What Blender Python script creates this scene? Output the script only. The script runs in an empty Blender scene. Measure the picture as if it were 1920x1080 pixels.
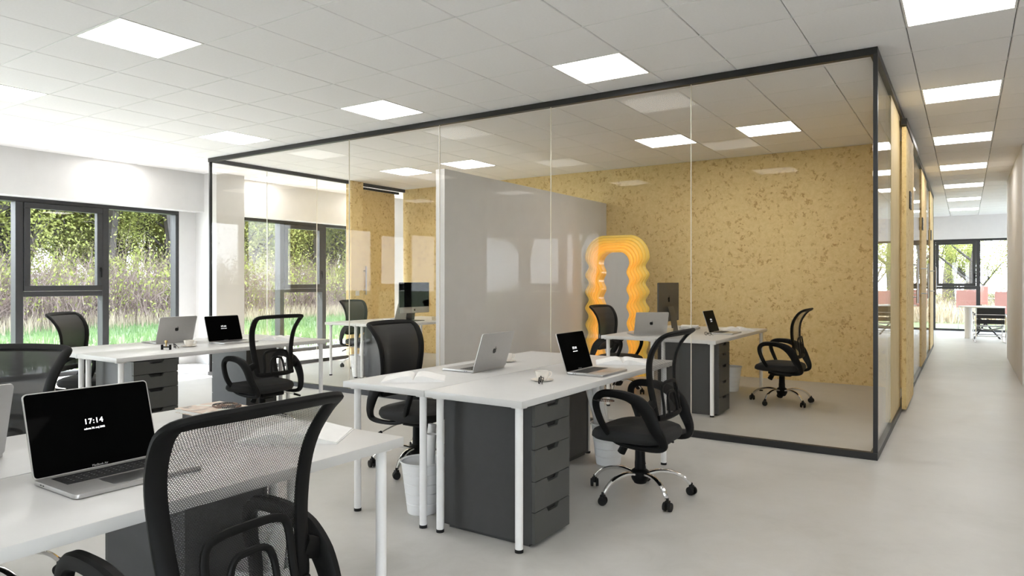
import bpy, bmesh, math, random
from mathutils import Vector, Matrix
random.seed(7)
S = bpy.context.scene
COL = S.collection
PI = math.pi

# ------------------------------------------------------------------ camera, world, sun, exposure
YAW = math.radians(33.47)
cam_d = bpy.data.cameras.new('camera'); cam = bpy.data.objects.new('camera', cam_d); COL.objects.link(cam)
cam.location = (0, 0, 1.307); cam.rotation_euler = (PI/2, 0, YAW)
cam_d.sensor_width = 36; cam_d.lens = 1287/1920*36
cam_d.shift_y = -12.7/1920
cam_d.clip_start = 0.05; cam_d.clip_end = 500
S.camera = cam
S.view_settings.view_transform = 'Standard'; S.view_settings.look = 'None'
S.view_settings.gamma = 1; S.view_settings.use_curve_mapping = False
S.view_settings.exposure = 0.93
LAMP = 6.0          # radiance of the ceiling panels
SKY = 8.0
SUN = 13.0

w = bpy.data.worlds.new('sky'); S.world = w; w.use_nodes = True
nt = w.node_tree; nt.nodes.clear()
out = nt.nodes.new('ShaderNodeOutputWorld'); bg = nt.nodes.new('ShaderNodeBackground')
tc = nt.nodes.new('ShaderNodeTexCoord'); sep = nt.nodes.new('ShaderNodeSeparateXYZ'); rp = nt.nodes.new('ShaderNodeValToRGB')
rp.color_ramp.elements[0].position = 0.0; rp.color_ramp.elements[0].color = (0.88, 0.94, 1.0, 1)
rp.color_ramp.elements[1].position = 1.0; rp.color_ramp.elements[1].color = (0.62, 0.78, 1.0, 1)
nt.links.new(tc.outputs['Generated'], sep.inputs[0]); nt.links.new(sep.outputs['Z'], rp.inputs[0])
nt.links.new(rp.outputs[0], bg.inputs[0]); bg.inputs[1].default_value = SKY
nt.links.new(bg.outputs[0], out.inputs[0])

sd = bpy.data.lights.new('sun', 'SUN'); sd.energy = SUN; sd.angle = math.radians(1.5); sd.color = (1.0, 0.955, 0.89)
sun = bpy.data.objects.new('sun', sd); COL.objects.link(sun)
sun.rotation_euler = Vector((0.62, 0.28, -0.76)).to_track_quat('-Z', 'Y').to_euler()

try:
    c = S.cycles
    c.max_bounces = 8; c.diffuse_bounces = 4; c.glossy_bounces = 4; c.transmission_bounces = 4
    c.transparent_max_bounces = 24; c.sample_clamp_indirect = 6.0
    c.caustics_reflective = False; c.caustics_refractive = False
    c.use_denoising = True
except Exception:
    pass

CZ = 3.017

# ------------------------------------------------------------------ materials
def mat(name, color=(.8, .8, .8), rough=.5, metal=0.0, spec=.5, emit=None, estr=0.0):
    m = bpy.data.materials.new(name); m.use_nodes = True
    b = m.node_tree.nodes['Principled BSDF']
    b.inputs['Base Color'].default_value = (*color, 1); b.inputs['Roughness'].default_value = rough
    b.inputs['Metallic'].default_value = metal; b.inputs['Specular IOR Level'].default_value = spec
    if emit: b.inputs['Emission Color'].default_value = (*emit, 1); b.inputs['Emission Strength'].default_value = estr
    return m
def N(m, t, **kw):
    n = m.node_tree.nodes.new(t)
    for k, v in kw.items():
        if hasattr(n, k) and not isinstance(v, tuple): setattr(n, k, v)
        else: n.inputs[k].default_value = v
    return n
def L(m, a, b): m.node_tree.links.new(a, b)
def ramp(m, stops):
    r = m.node_tree.nodes.new('ShaderNodeValToRGB'); e = r.color_ramp.elements
    while len(e) < len(stops): e.new(.5)
    for el, (p, col) in zip(e, stops): el.position = p; el.color = (*col, 1) if len(col) == 3 else col
    return r
def noise(m, scale, detail=3, rough=.5, dist=0, vec=None):
    n = m.node_tree.nodes.new('ShaderNodeTexNoise'); n.inputs['Scale'].default_value = scale
    n.inputs['Detail'].default_value = detail; n.inputs['Roughness'].default_value = rough; n.inputs['Distortion'].default_value = dist
    if vec is not None: L(m, vec, n.inputs['Vector'])
    return n
def bsdf(m): return m.node_tree.nodes['Principled BSDF']
def math_(m, op, a, b=None):
    n = m.node_tree.nodes.new('ShaderNodeMath'); n.operation = op
    for i, v in enumerate((a, b)):
        if v is None: continue
        if isinstance(v, (int, float)): n.inputs[i].default_value = v
        else: L(m, v, n.inputs[i])
    return n.outputs[0]
def bump(m, h, strength, dist=.002):
    b = m.node_tree.nodes.new('ShaderNodeBump'); b.inputs['Strength'].default_value = strength; b.inputs['Distance'].default_value = dist
    L(m, h, b.inputs['Height']); L(m, b.outputs[0], bsdf(m).inputs['Normal'])

def m_noisy(name, c1, c2, scale, rough=.6, bstr=0.0, detail=4, metal=0, spec=.5):
    m = mat(name, c1, rough, metal, spec); tc = N(m, 'ShaderNodeTexCoord')
    n = noise(m, scale, detail, .6, 0, tc.outputs['Object']); r = ramp(m, [(.3, c1), (.7, c2)])
    L(m, n.outputs[0], r.inputs[0]); L(m, r.outputs[0], bsdf(m).inputs['Base Color'])
    if bstr: bump(m, n.outputs[0], bstr)
    return m

M = {}
M['wall'] = m_noisy('white_plaster', (.69, .685, .685), (.72, .715, .715), 6, .7, .05)
M['tile'] = m_noisy('ceiling_tile', (.90, .89, .90), (.93, .92, .93), 60, .8, .1)
M['void'] = mat('ceiling_void', (.34, .33, .325), .9)
M['tbar'] = mat('ceiling_tbar', (.86, .86, .86), .5)
M['lamp'] = mat('lamp_diffuser', (.9, .9, .9), .5, emit=(1.0, .97, .935), estr=LAMP)
M['frame'] = m_noisy('anthracite_aluminium', (.030, .031, .034), (.036, .037, .040), 30, .38)
M['rail'] = mat('black_rail', (.012, .012, .013), .4)
M['white_lam'] = m_noisy('white_laminate', (.57, .562, .548), (.59, .582, .568), 12, .35)
M['white_metal'] = mat('white_powder_metal', (.82, .81, .80), .35)
M['grey_cab'] = m_noisy('dark_grey_cabinet', (.038, .038, .038), (.043, .043, .043), 20, .42)
M['grey_front'] = m_noisy('dark_grey_drawer_front', (.055, .056, .052), (.060, .061, .057), 20, .42)
M['dark'] = mat('dark_recess', (.008, .008, .008), .8)
M['black_pl'] = mat('black_plastic', (.004, .004, .004), .55, spec=.18)
M['black_rub'] = mat('black_rubber', (.006, .006, .006), .6, spec=.3)
M['seat'] = m_noisy('black_seat_fabric', (.009, .009, .009), (.014, .014, .014), 400, .85, .2)
M['chrome'] = mat('chrome', (.86, .86, .87), .08, 1.0)
M['steel'] = mat('brushed_steel', (.55, .55, .56), .3, 1.0)
M['alu'] = m_noisy('laptop_aluminium', (.50, .49, .48), (.52, .51, .50), 50, .38, metal=.75)
M['screen'] = mat('black_screen', (.002, .002, .002), .04, spec=.02)
M['screen'].node_tree.nodes['Principled BSDF'].inputs['IOR'].default_value = 1.2
M['key'] = mat('black_keys', (.012, .012, .013), .5)
M['glyph'] = mat('white_glyph', (.8, .8, .8), .5, emit=(1, 1, 1), estr=.75)
M['print'] = mat('grey_print', (.35, .35, .35), .5)
M['logo'] = mat('logo_dark', (.02, .02, .022), .15, metal=.3)
M['porcelain'] = mat('porcelain', (.80, .75, .68), .2)
M['coffee'] = mat('coffee', (.05, .025, .012), .2)
M['bin'] = mat('white_bin_plastic', (.82, .82, .82), .45)
M['paper'] = m_noisy('paper', (.80, .79, .77), (.84, .83, .81), 30, .8)
M['ink'] = mat('page_print', (.45, .44, .43), .8)
M['gold'] = mat('brass', (.55, .40, .18), .3, 1)
M['joint'] = mat('glass_joint', (.80, .76, .66), .4)
M['cream'] = mat('cream_card', (.62, .54, .38), .5)
M['salmon'] = m_noisy('salmon_felt', (.80, .40, .34), (.84, .43, .37), 80, .9)
M['imac'] = mat('imac_back', (.055, .055, .056), .4, .3)
M['imac_chin'] = mat('imac_chin', (.42, .42, .42), .35, .6)
M['mirror'] = mat('mirror_glass', (.88, .88, .88), .03, 1.0)
M['leather'] = mat('black_leather', (.008, .008, .008), .35)
M['bead_d'] = mat('dark_bead', (.03, .025, .022), .3)
M['bead_b'] = mat('brown_bead', (.16, .09, .06), .3)
M['table_white'] = mat('white_table', (.82, .81, .80), .4)

# window / partition glass: a real dielectric sheet, part mirror by Fresnel and part see-through
def glass(name, tint, ior=1.5, rough=0.0, gain=1.0):
    m = bpy.data.materials.new(name); m.use_nodes = True; n = m.node_tree.nodes; n.clear()
    o = n.new('ShaderNodeOutputMaterial'); mx = n.new('ShaderNodeMixShader'); t = n.new('ShaderNodeBsdfTransparent')
    g = n.new('ShaderNodeBsdfGlossy'); f = n.new('ShaderNodeFresnel')
    t.inputs[0].default_value = (*tint, 1); g.inputs['Roughness'].default_value = rough; g.inputs[0].default_value = (.95, .95, .95, 1)
    gm = n.new('ShaderNodeNewGeometry'); mi = n.new('ShaderNodeMapRange'); L(m, gm.outputs['Backfacing'], mi.inputs[0])
    mi.inputs[3].default_value = ior; mi.inputs[4].default_value = 1/ior; L(m, mi.outputs[0], f.inputs[0])   # same reflectance on both faces of the sheet
    L(m, math_(m, 'MULTIPLY', f.outputs[0], gain), mx.inputs[0]); L(m, t.outputs[0], mx.inputs[1]); L(m, g.outputs[0], mx.inputs[2]); L(m, mx.outputs[0], o.inputs[0])
    return m
M['glass'] = glass('clear_window_glass', (.985, .985, .985), gain=.7)
M['pglass'] = glass('partition_glass', (.985, .98, .968), ior=1.18, gain=.85)

# OSB board
def make_osb(name, base, base2, flake, flake2, thr=.56, grain=False):
    m = mat(name, base, .62); tc = N(m, 'ShaderNodeTexCoord')
    mp = N(m, 'ShaderNodeMapping'); L(m, tc.outputs['Object'], mp.inputs[0])
    nb = noise(m, 22, 6, .7, .6, mp.outputs[0]); rb = ramp(m, [(.32, base2), (.62, base)]); L(m, nb.outputs[0], rb.inputs[0])
    # warp the coordinates, then keep the middle of some voronoi cells as strands
    nw = noise(m, 8, 4, .7, 0, mp.outputs[0])
    va = N(m, 'ShaderNodeVectorMath'); va.operation = 'MULTIPLY_ADD'
    L(m, nw.outputs['Color'], va.inputs[0]); va.inputs[1].default_value = (.28, .28, .28); L(m, mp.outputs[0], va.inputs[2])
    v = N(m, 'ShaderNodeTexVoronoi'); v.inputs['Scale'].default_value = 13; L(m, va.outputs[0], v.inputs['Vector'])
    ms = N(m, 'ShaderNodeMapping'); ms.inputs['Scale'].default_value = (1, 1, 1)
    n2 = noise(m, 34, 5, .75, 1.2, mp.outputs[0])
    sc = N(m, 'ShaderNodeSeparateColor'); L(m, v.outputs['Color'], sc.inputs[0])
    pick = math_(m, 'GREATER_THAN', sc.outputs[0], thr)
    d = math_(m, 'ADD', v.outputs['Distance'], math_(m, 'MULTIPLY', math_(m, 'SUBTRACT', n2.outputs[0], .5), 1.6))
    inside = ramp(m, [(.26, (1, 1, 1)), (.38, (0, 0, 0))]); L(m, d, inside.inputs[0])
    msk = math_(m, 'MULTIPLY', pick, inside.outputs[0])
    big = noise(m, 2.6, 2, .5, 0, mp.outputs[0]); rbig = ramp(m, [(.38, (.6, .6, .6)), (.6, (1, 1, 1))]); L(m, big.outputs[0], rbig.inputs[0])
    msk = math_(m, 'MULTIPLY', msk, rbig.outputs[0])
    fc = N(m, 'ShaderNodeMix'); fc.data_type = 'RGBA'; L(m, sc.outputs[1], fc.inputs[0]); fc.inputs[6].default_value = (*flake, 1); fc.inputs[7].default_value = (*flake2, 1)
    mx = N(m, 'ShaderNodeMix'); mx.data_type = 'RGBA'; L(m, msk, mx.inputs[0]); L(m, rb.outputs[0], mx.inputs[6]); L(m, fc.outputs[2], mx.inputs[7])
    L(m, mx.outputs[2], bsdf(m).inputs['Base Color']); bump(m, nb.outputs[0], .15, .003)
    return m
M['osb'] = make_osb('osb_board', (.80, .62, .31), (.70, .52, .23), (.47, .28, .10), (.58, .39, .16), thr=.38)
def make_pine():
    m = mat('pale_timber', (.66, .52, .27), .55); tc = N(m, 'ShaderNodeTexCoord')
    mp = N(m, 'ShaderNodeMapping'); mp.inputs['Scale'].default_value = (14, 14, .8); L(m, tc.outputs['Object'], mp.inputs[0])
    n = noise(m, 3, 6, .7, .8, mp.outputs[0]); r = ramp(m, [(.3, (.48, .36, .16)), (.55, (.66, .52, .28)), (.75, (.72, .59, .34))])
    L(m, n.outputs[0], r.inputs[0]); L(m, r.outputs[0], bsdf(m).inputs['Base Color']); return m
M['pine'] = make_pine()

def make_floor():
    m = mat('polished_concrete', (.6, .57, .53), .3); tc = N(m, 'ShaderNodeTexCoord')
    a = noise(m, .9, 6, .62, .4, tc.outputs['Object']); b = noise(m, 5.5, 8, .7, .8, tc.outputs['Object']); d = noise(m, 60, 4, .6, 0, tc.outputs['Object'])
    s = math_(m, 'ADD', math_(m, 'MULTIPLY', a.outputs[0], .5), math_(m, 'MULTIPLY', b.outputs[0], .5))
    r = ramp(m, [(.30, (.385, .373, .348)), (.48, (.475, .462, .436)), (.62, (.525, .512, .486)), (.78, (.60, .587, .565))])
    L(m, s, r.inputs[0]); L(m, r.outputs[0], bsdf(m).inputs['Base Color'])
    rr = ramp(m, [(.3, (.30, .30, .30)), (.7, (.52, .52, .52))]); L(m, b.outputs[0], rr.inputs[0]); L(m, rr.outputs[0], bsdf(m).inputs['Roughness'])
    bump(m, math_(m, 'ADD', b.outputs[0], math_(m, 'MULTIPLY', d.outputs[0], .3)), .12, .004)
    return m
M['floor'] = make_floor()

# woven back mesh of the chairs: holes really let light through
def make_mesh_fabric(name, hole, color, fill):
    m = bpy.data.materials.new(name); m.use_nodes = True; b = bsdf(m)
    b.inputs['Base Color'].default_value = (*color, 1); b.inputs['Roughness'].default_value = .6
    tc = N(m, 'ShaderNodeTexCoord'); sp = N(m, 'ShaderNodeSeparateXYZ'); L(m, tc.outputs['UV'], sp.inputs[0])
    v = math_(m, 'MULTIPLY', sp.outputs[1], 1/.0042); row = math_(m, 'FLOOR', v); fv = math_(m, 'SUBTRACT', math_(m, 'FRACT', v), .5)
    u = math_(m, 'ADD', math_(m, 'MULTIPLY', sp.outputs[0], 1/.0060), math_(m, 'MULTIPLY', math_(m, 'MODULO', row, 2.0), .5))
    fu = math_(m, 'SUBTRACT', math_(m, 'FRACT', u), .5)
    d = math_(m, 'ADD', math_(m, 'POWER', math_(m, 'ABSOLUTE', fu), 2.0), math_(m, 'POWER', math_(m, 'ABSOLUTE', fv), 2.0))
    h = math_(m, 'MULTIPLY', math_(m, 'LESS_THAN', d, hole*hole), 1-fill)
    t = N(m, 'ShaderNodeBsdfTransparent'); mx = N(m, 'ShaderNodeMixShader'); o = m.node_tree.nodes['Material Output']
    L(m, h, mx.inputs[0]); L(m, b.outputs[0], mx.inputs[1]); L(m, t.outputs[0], mx.inputs[2]); L(m, mx.outputs[0], o.inputs[0])
    return m
M['mesh_open'] = make_mesh_fabric('black_open_mesh', .41, (.012, .012, .012), 0.0)
M['mesh_dense'] = make_mesh_fabric('black_dense_mesh', .28, (.010, .010, .010), .88)
M['mesh_sheer'] = make_mesh_fabric('black_sheer_mesh', .60, (.012, .012, .012), 0.0)

# glowing acrylic of the wavy mirror frame
def make_acrylic(name, c, e):
    m = mat(name, c, .25, emit=c, estr=e); return m
ACR = [((.95, .47, .07), .22), ((.93, .49, .075), .18), ((.88, .51, .08), .14), ((.82, .52, .095), .11), ((.76, .53, .12), .08)]
for i, (c_, e_) in enumerate(ACR): M['acr%d' % i] = make_acrylic('warm_acrylic', c_, e_)

# outdoors
M['grass'] = m_noisy('grass_ground', (.055, .085, .03), (.08, .11, .035), 3, .9)
def leafy(name, c1, c2, sc=.8):
    m = bpy.data.materials.new(name); m.use_nodes = True; n = m.node_tree.nodes
    tc = N(m, 'ShaderNodeTexCoord'); nn = noise(m, sc, 3, .6, 0, tc.outputs['Object']); r = ramp(m, [(.35, c1), (.65, c2)]); L(m, nn.outputs[0], r.inputs[0])
    d = N(m, 'ShaderNodeBsdfDiffuse'); t = N(m, 'ShaderNodeBsdfTranslucent'); mx = N(m, 'ShaderNodeMixShader'); mx.inputs[0].default_value = .4
    n.remove(bsdf(m)); L(m, r.outputs[0], d.inputs[0]); L(m, r.outputs[0], t.inputs[0]); L(m, d.outputs[0], mx.inputs[1]); L(m, t.outputs[0], mx.inputs[2])
    L(m, mx.outputs[0], n['Material Output'].inputs[0]); return m
M['blade'] = leafy('grass_blades', (.10, .17, .07), (.18, .26, .11), 1.2)
M['leaf'] = leafy('spring_leaves', (.19, .215, .055), (.34, .35, .12))
M['leaf2'] = leafy('fresh_leaves', (.16, .19, .06), (.28, .31, .12))
M['bark'] = m_noisy('bark', (.030, .026, .023), (.055, .048, .042), 6, .9)
M['twig'] = leafy('dry_twigs', (.19, .135, .115), (.32, .25, .22), 2)
M['straw'] = leafy('dry_grass', (.30, .245, .17), (.42, .36, .27), 2)

# ------------------------------------------------------------------ mesh helpers
def new_obj(name, bm, m=None, parent=None, smooth=True, angle=35):
    me = bpy.data.meshes.new(name); bm.normal_update(); bm.to_mesh(me); bm.free()
    if smooth:
        me.shade_smooth(); me.set_sharp_from_angle(angle=math.radians(angle))
    if m is not None:
        for mm in (m if isinstance(m, (list, tuple)) else [m]): me.materials.append(mm)
    o = bpy.data.objects.new(name, me); COL.objects.link(o)
    if parent is not None: o.parent = parent
    return o
def B(): return bmesh.new()
def box(bm, x0, x1, y0, y1, z0, z1, bev=0.0, mi=0, seg=2):
    if x0 > x1: x0, x1 = x1, x0
    if y0 > y1: y0, y1 = y1, y0
    if z0 > z1: z0, z1 = z1, z0
    r = bmesh.ops.create_cube(bm, size=1); vs = r['verts']
    for v in vs: v.co = Vector((x0+(v.co.x+.5)*(x1-x0), y0+(v.co.y+.5)*(y1-y0), z0+(v.co.z+.5)*(z1-z0)))
    fs = set(f for v in vs for f in v.link_faces)
    for f in fs: f.material_index = mi
    if bev > 0:
        es = list(set(e for v in vs for e in v.link_edges))
        bmesh.ops.bevel(bm, geom=es, offset=bev, segments=seg, profile=.5, affect='EDGES', material=-1)
    return vs
def cyl(bm, p0, p1, r0, r1=None, seg=16, mi=0, cap=True):
    r1 = r0 if r1 is None else r1
    p0, p1 = Vector(p0), Vector(p1); ax = (p1-p0).normalized()
    u = ax.orthogonal().normalized(); v = ax.cross(u)
    a = [bm.verts.new(p0+(u*math.cos(t)+v*math.sin(t))*r0) for t in [2*PI*i/seg for i in range(seg)]]
    b = [bm.verts.new(p1+(u*math.cos(t)+v*math.sin(t))*r1) for t in [2*PI*i/seg for i in range(seg)]]
    for i in range(seg):
        f = bm.faces.new((a[i], a[(i+1) % seg], b[(i+1) % seg], b[i])); f.material_index = mi
    if cap:
        f = bm.faces.new(a[::-1]); f.material_index = mi; f = bm.faces.new(b); f.material_index = mi
def lathe(bm, prof, seg=32, center=(0, 0), mi=0, close=False):
    rings = []
    for r, z in prof:
        if r < 1e-6: rings.append([bm.verts.new((center[0], center[1], z))])
        else: rings.append([bm.verts.new((center[0]+r*math.cos(2*PI*i/seg), center[1]+r*math.sin(2*PI*i/seg), z)) for i in range(seg)])
    for a, b in zip(rings, rings[1:]):
        for i in range(seg):
            j = (i+1) % seg
            if len(a) == 1 and len(b) == 1: continue
            if len(a) == 1: f = bm.faces.new((a[0], b[j], b[i]))
            elif len(b) == 1: f = bm.faces.new((a[i], a[j], b[0]))
            else: f = bm.faces.new((a[i], a[j], b[j], b[i]))
            f.material_index = mi
def catmull(pts, n=6, closed=False):
    P = [Vector(p) for p in pts]; out = []; m = len(P)
    rng = range(m) if closed else range(m-1)
    for i in rng:
        p0 = P[(i-1) % m] if closed or i > 0 else P[0]; p1 = P[i]; p2 = P[(i+1) % m]; p3 = P[(i+2) % m] if closed or i+2 < m else P[-1]
        for k in range(n):
            t = k/n
            out.append(.5*((2*p1)+(-p0+p2)*t+(2*p0-5*p1+4*p2-p3)*t*t+(-p0+3*p1-3*p2+p3)*t**3))
    if not closed: out.append(P[-1])
    return out
def lerp_list(vals, n, closed=False):
    m = len(vals); o = []
    rng = range(m) if closed else range(m-1)
    for i in rng:
        a = vals[i]; b = vals[(i+1) % m]
        for k in range(n): o.append(a+(b-a)*k/n)
    if not closed: o.append(vals[-1])
    return o
def sweep(bm, pts, wid, thk, side, closed=False, seg=10, mi=0, sq=.6):
    """pts path; wid half size in the direction normal to the path within the surface, thk half size along 'side' (list or one vector)"""
    n = len(pts); rings = []
    for i in range(n):
        a = pts[(i-1) % n] if closed or i > 0 else pts[0]; b = pts[(i+1) % n] if closed or i < n-1 else pts[-1]
        t = (b-a).normalized(); s = side[i] if isinstance(side, list) else side
        s = (s-t*s.dot(t)).normalized(); u = t.cross(s)
        w_ = wid[i] if isinstance(wid, list) else wid; h_ = thk[i] if isinstance(thk, list) else thk
        ring = []
        for k in range(seg):
            ang = 2*PI*(k+.5)/seg; c_, s_ = math.cos(ang), math.sin(ang)
            cc = math.copysign(abs(c_)**sq, c_); ss = math.copysign(abs(s_)**sq, s_)
            ring.append(bm.verts.new(pts[i]+u*cc*w_+s*ss*h_))
        rings.append(ring)
    for i in range(n if closed else n-1):
        a, b = rings[i], rings[(i+1) % n]
        for k in range(seg):
            f = bm.faces.new((a[k], a[(k+1) % seg], b[(k+1) % seg], b[k])); f.material_index = mi
    if not closed:
        bm.faces.new(rings[0][::-1]).material_index = mi; bm.faces.new(rings[-1]).material_index = mi
def tube(bm, pts, r, seg=8, closed=False, mi=0):
    n = len(pts); rings = []; pts = [Vector(p) for p in pts]
    t0 = (pts[1]-pts[0]).normalized(); u = t0.orthogonal().normalized()
    for i in range(n):
        a = pts[(i-1) % n] if closed or i > 0 else pts[0]; b = pts[(i+1) % n] if closed or i < n-1 else pts[-1]
        t = (b-a).normalized(); u = (u-t*u.dot(t))
        u = u.normalized() if u.length > 1e-6 else t.orthogonal().normalized(); v = t.cross(u)
        rr = r[i] if isinstance(r, list) else r
        rings.append([bm.verts.new(pts[i]+(u*math.cos(2*PI*k/seg)+v*math.sin(2*PI*k/seg))*rr) for k in range(seg)])
    for i in range(n if closed else n-1):
        a, b = rings[i], rings[(i+1) % n]
        for k in range(seg):
            f = bm.faces.new((a[k], a[(k+1) % seg], b[(k+1) % seg], b[k])); f.material_index = mi
    if not closed: bm.faces.new(rings[0][::-1]).material_index = mi; bm.faces.new(rings[-1]).material_index = mi
def prism(bm, poly, h0, h1, fn, mi=0):
    a = [bm.verts.new(fn(x, y, h0)) for x, y in poly]; b = [bm.verts.new(fn(x, y, h1)) for x, y in poly]; n = len(poly)
    bm.faces.new(a[::-1]).material_index = mi; bm.faces.new(b).material_index = mi
    for i in range(n): bm.faces.new((a[i], a[(i+1) % n], b[(i+1) % n], b[i])).material_index = mi
def rrect(w, h, r, n=5):
    o = []
    for cx, cy, a0 in ((w/2-r, h/2-r, 0), (-w/2+r, h/2-r, 90), (-w/2+r, -h/2+r, 180), (w/2-r, -h/2+r, 270)):
        for k in range(n+1):
            a = math.radians(a0+90*k/n); o.append((cx+r*math.cos(a), cy+r*math.sin(a)))
    return o

def tag(o, label=None, cat=None, group=None, kind=None):
    if label: o['label'] = label
    if cat: o['category'] = cat
    if group: o['group'] = group
    if kind: o['kind'] = kind
    return o
def thing(name, label, cat, loc=(0, 0, 0), rz=0, group=None):
    o = bpy.data.objects.new(name, None); COL.objects.link(o); o.empty_display_size = .1
    o.location = loc; o.rotation_euler = (0, 0, rz); return tag(o, label, cat, group)
KIDS = {}
def kids(o):
    if o.name not in KIDS: KIDS[o.name] = list(o.children)
    return KIDS[o.name]
def copy_tree(o, parent=None):
    c = o.copy(); COL.objects.link(c); c.parent = parent
    for ch in list(o.children): copy_tree(ch, c)
    return c
def dup(root, loc, rz=0, label=None, group=None):
    c = copy_tree(root); c.location = loc; c.rotation_euler = (0, 0, rz)
    if label: c['label'] = label
    if group: c['group'] = group
    return c
def structure(name, bm, m, parent=None, smooth=False):
    o = new_obj(name, bm, m, parent, smooth)
    if parent is None: o['kind'] = 'structure'
    return o
def text(name, body, size, m, parent, mtx, ext=.0002, align='CENTER', bold=0.0, cs=1.0):
    cu = bpy.data.curves.new(name, 'FONT'); cu.body = body; cu.size = size; cu.extrude = ext; cu.align_x = align; cu.align_y = 'CENTER'
    cu.offset = bold; cu.space_character = cs; cu.resolution_u = 3
    cu.materials.append(m); tmp = bpy.data.objects.new(name, cu); COL.objects.link(tmp)
    dg = bpy.context.evaluated_depsgraph_get(); me = bpy.data.meshes.new_from_object(tmp.evaluated_get(dg)); bpy.data.objects.remove(tmp)
    o = bpy.data.objects.new(name, me); COL.objects.link(o); o.parent = parent; o.matrix_local = mtx
    if not me.materials: me.materials.append(m)
    return o

# ------------------------------------------------------------------ room shell
XL, XR, YN, YF = -10.36, 4.0, -2.0, 21.4       # inner faces: left, right, near, far
bm = B(); box(bm, XL-.5, XR+.3, YN-.5, YF+.4, -.25, 0); structure('floor', bm, M['floor'])

# ceiling: slab above, tiles and light frames hung in the grid
PX, PY, X0, Y0 = .6054, .6041, -.9422, 4.718
bm = B(); box(bm, XL-.5, XR+.3, YN-.5, YF+.4, CZ+.022, CZ+.25); ceil = structure('ceiling', bm, M['void'])
bm = B()
ix0, ix1 = math.floor((XL+.2-X0)/PX), math.ceil((XR-X0)/PX); jy0, jy1 = math.floor((YN-Y0)/PY), math.ceil((YF-Y0)/PY)
for j in range(jy0, jy1+1):
    y = Y0+j*PY
    if YN < y < YF: box(bm, XL+.1, XR, y-.0035, y+.0035, CZ-.001, CZ+.02)
structure('grid_bar', bm, M['tbar'], ceil)['kind'] = 'stuff'
lights = set()
for j in range(-3, 8):
    for i in range(-4, 2):
        lights.add((1+4*i, 4*j))
inbox = lambda i, j: (X0+(i+.5)*PX < -.6 and 5.7 < Y0+(j+.5)*PY < 16.2 and X0+(i+.5)*PX > -8.75)
lights = {(i, j) for (i, j) in lights if not inbox(i, j)}
lights |= {(-2, 5), (-4, 5), (-9, 5), (-11, 5), (-2, 12), (-4, 12), (-9, 12), (-2, 17), (-4, 17)}
lights = {(i, j) for (i, j) in lights if XL+.15 < X0+i*PX and X0+(i+1)*PX < XR-.05 and YN+.05 < Y0+j*PY and Y0+(j+1)*PY < YF-.05}
def camdist(x, y): return math.hypot(x, y)
def in_view(x, y, m=.15):
    F = -math.sin(YAW)*x+math.cos(YAW)*y; R = math.cos(YAW)*x+math.sin(YAW)*y
    return F > .3 and abs(R/F) < .746+m and (CZ-1.307)/F < .41+m
cells = []
for i in range(ix0, ix1):
    for j in range(jy0, jy1):
        if (i, j) in lights: continue
        a, b = max(X0+i*PX, XL+.12), min(X0+(i+1)*PX, XR); c_, d_ = max(Y0+j*PY, YN), min(Y0+(j+1)*PY, YF)
        if b-a < .03 or d_-c_ < .03: continue
        full = (b-a > PX-.01) and (d_-c_ > PY-.01)
        x, y = (a+b)/2, (c_+d_)/2
        cells.append((0 if (full and in_view(x, y)) else 1, camdist(x, y), a, b, c_, d_))
cells.sort()
def tile_bm(bm, x0, x1, y0, y1):
    g = .003; e = .004
    lo = [(x0+g+e, y0+g+e), (x1-g-e, y0+g+e), (x1-g-e, y1-g-e), (x0+g+e, y1-g-e)]
    up = [(x0+g, y0+g), (x1-g, y0+g), (x1-g, y1-g), (x0+g, y1-g)]
    a = [bm.verts.new((x, y, CZ)) for x, y in lo]; b = [bm.verts.new((x, y, CZ+.005)) for x, y in up]; c2 = [bm.verts.new((x, y, CZ+.02)) for x, y in up]
    bm.faces.new(a[::-1])
    for p, q in ((a, b), (b, c2)):
        for k in range(4): bm.faces.new((p[k], p[(k+1) % 4], q[(k+1) % 4], q[k]))
first = None; rest = B()
for n, (flag, dist, x0, x1, y0, y1) in enumerate(cells):
    if flag == 0 and n < 290:
        if first is None:
            t_ = B(); tile_bm(t_, -PX/2, PX/2, -PY/2, PY/2)
            first = new_obj('tile', t_, M['tile'], ceil, False); o = first
        else:
            o = first.copy(); COL.objects.link(o); o.parent = ceil
        o.location = ((x0+x1)/2, (y0+y1)/2, 0)
    else: tile_bm(rest, x0, x1, y0, y1)
o = new_obj('outer_tiles', rest, M['tile'], ceil, False); o['kind'] = 'stuff'

# ceiling lights
def make_light():
    t = thing('ceiling_light', 'x', 'ceiling light', group='flush square ceiling light panels')
    bm = B()
    a, b = PX/2-.003, PX/2-.016; c2, d2 = PY/2-.003, PY/2-.016
    for (x0, x1, y0, y1) in ((-a, a, -c2, -d2), (-a, a, d2, c2), (-a, -b, -d2, d2), (b, a, -d2, d2)):
        box(bm, x0, x1, y0, y1, -.002, .02)
    new_obj('frame', bm, M['white_metal'], t, False)
    bm = B(); box(bm, -b, b, -d2, d2, .001, .018); new_obj('diffuser', bm, M['lamp'], t, False)
    return t
lp = make_light(); usedl = False
def light_label(x, y):
    if -.6 < x < .6 and y > 4.5:
        return 'square white ceiling light panel over the corridor, %s' % {0: 'nearest the camera at the top edge', 1: 'second along the corridor', 2: 'third along the corridor', 3: 'fourth along the corridor', 4: 'fifth along the corridor', 5: 'sixth along the corridor', 6: 'farthest, by the end window'}.get(round((y-5.02)/2.4164), 'by the end window')
    return None
order = sorted(lights, key=lambda q: (q[1], q[0]))
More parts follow.
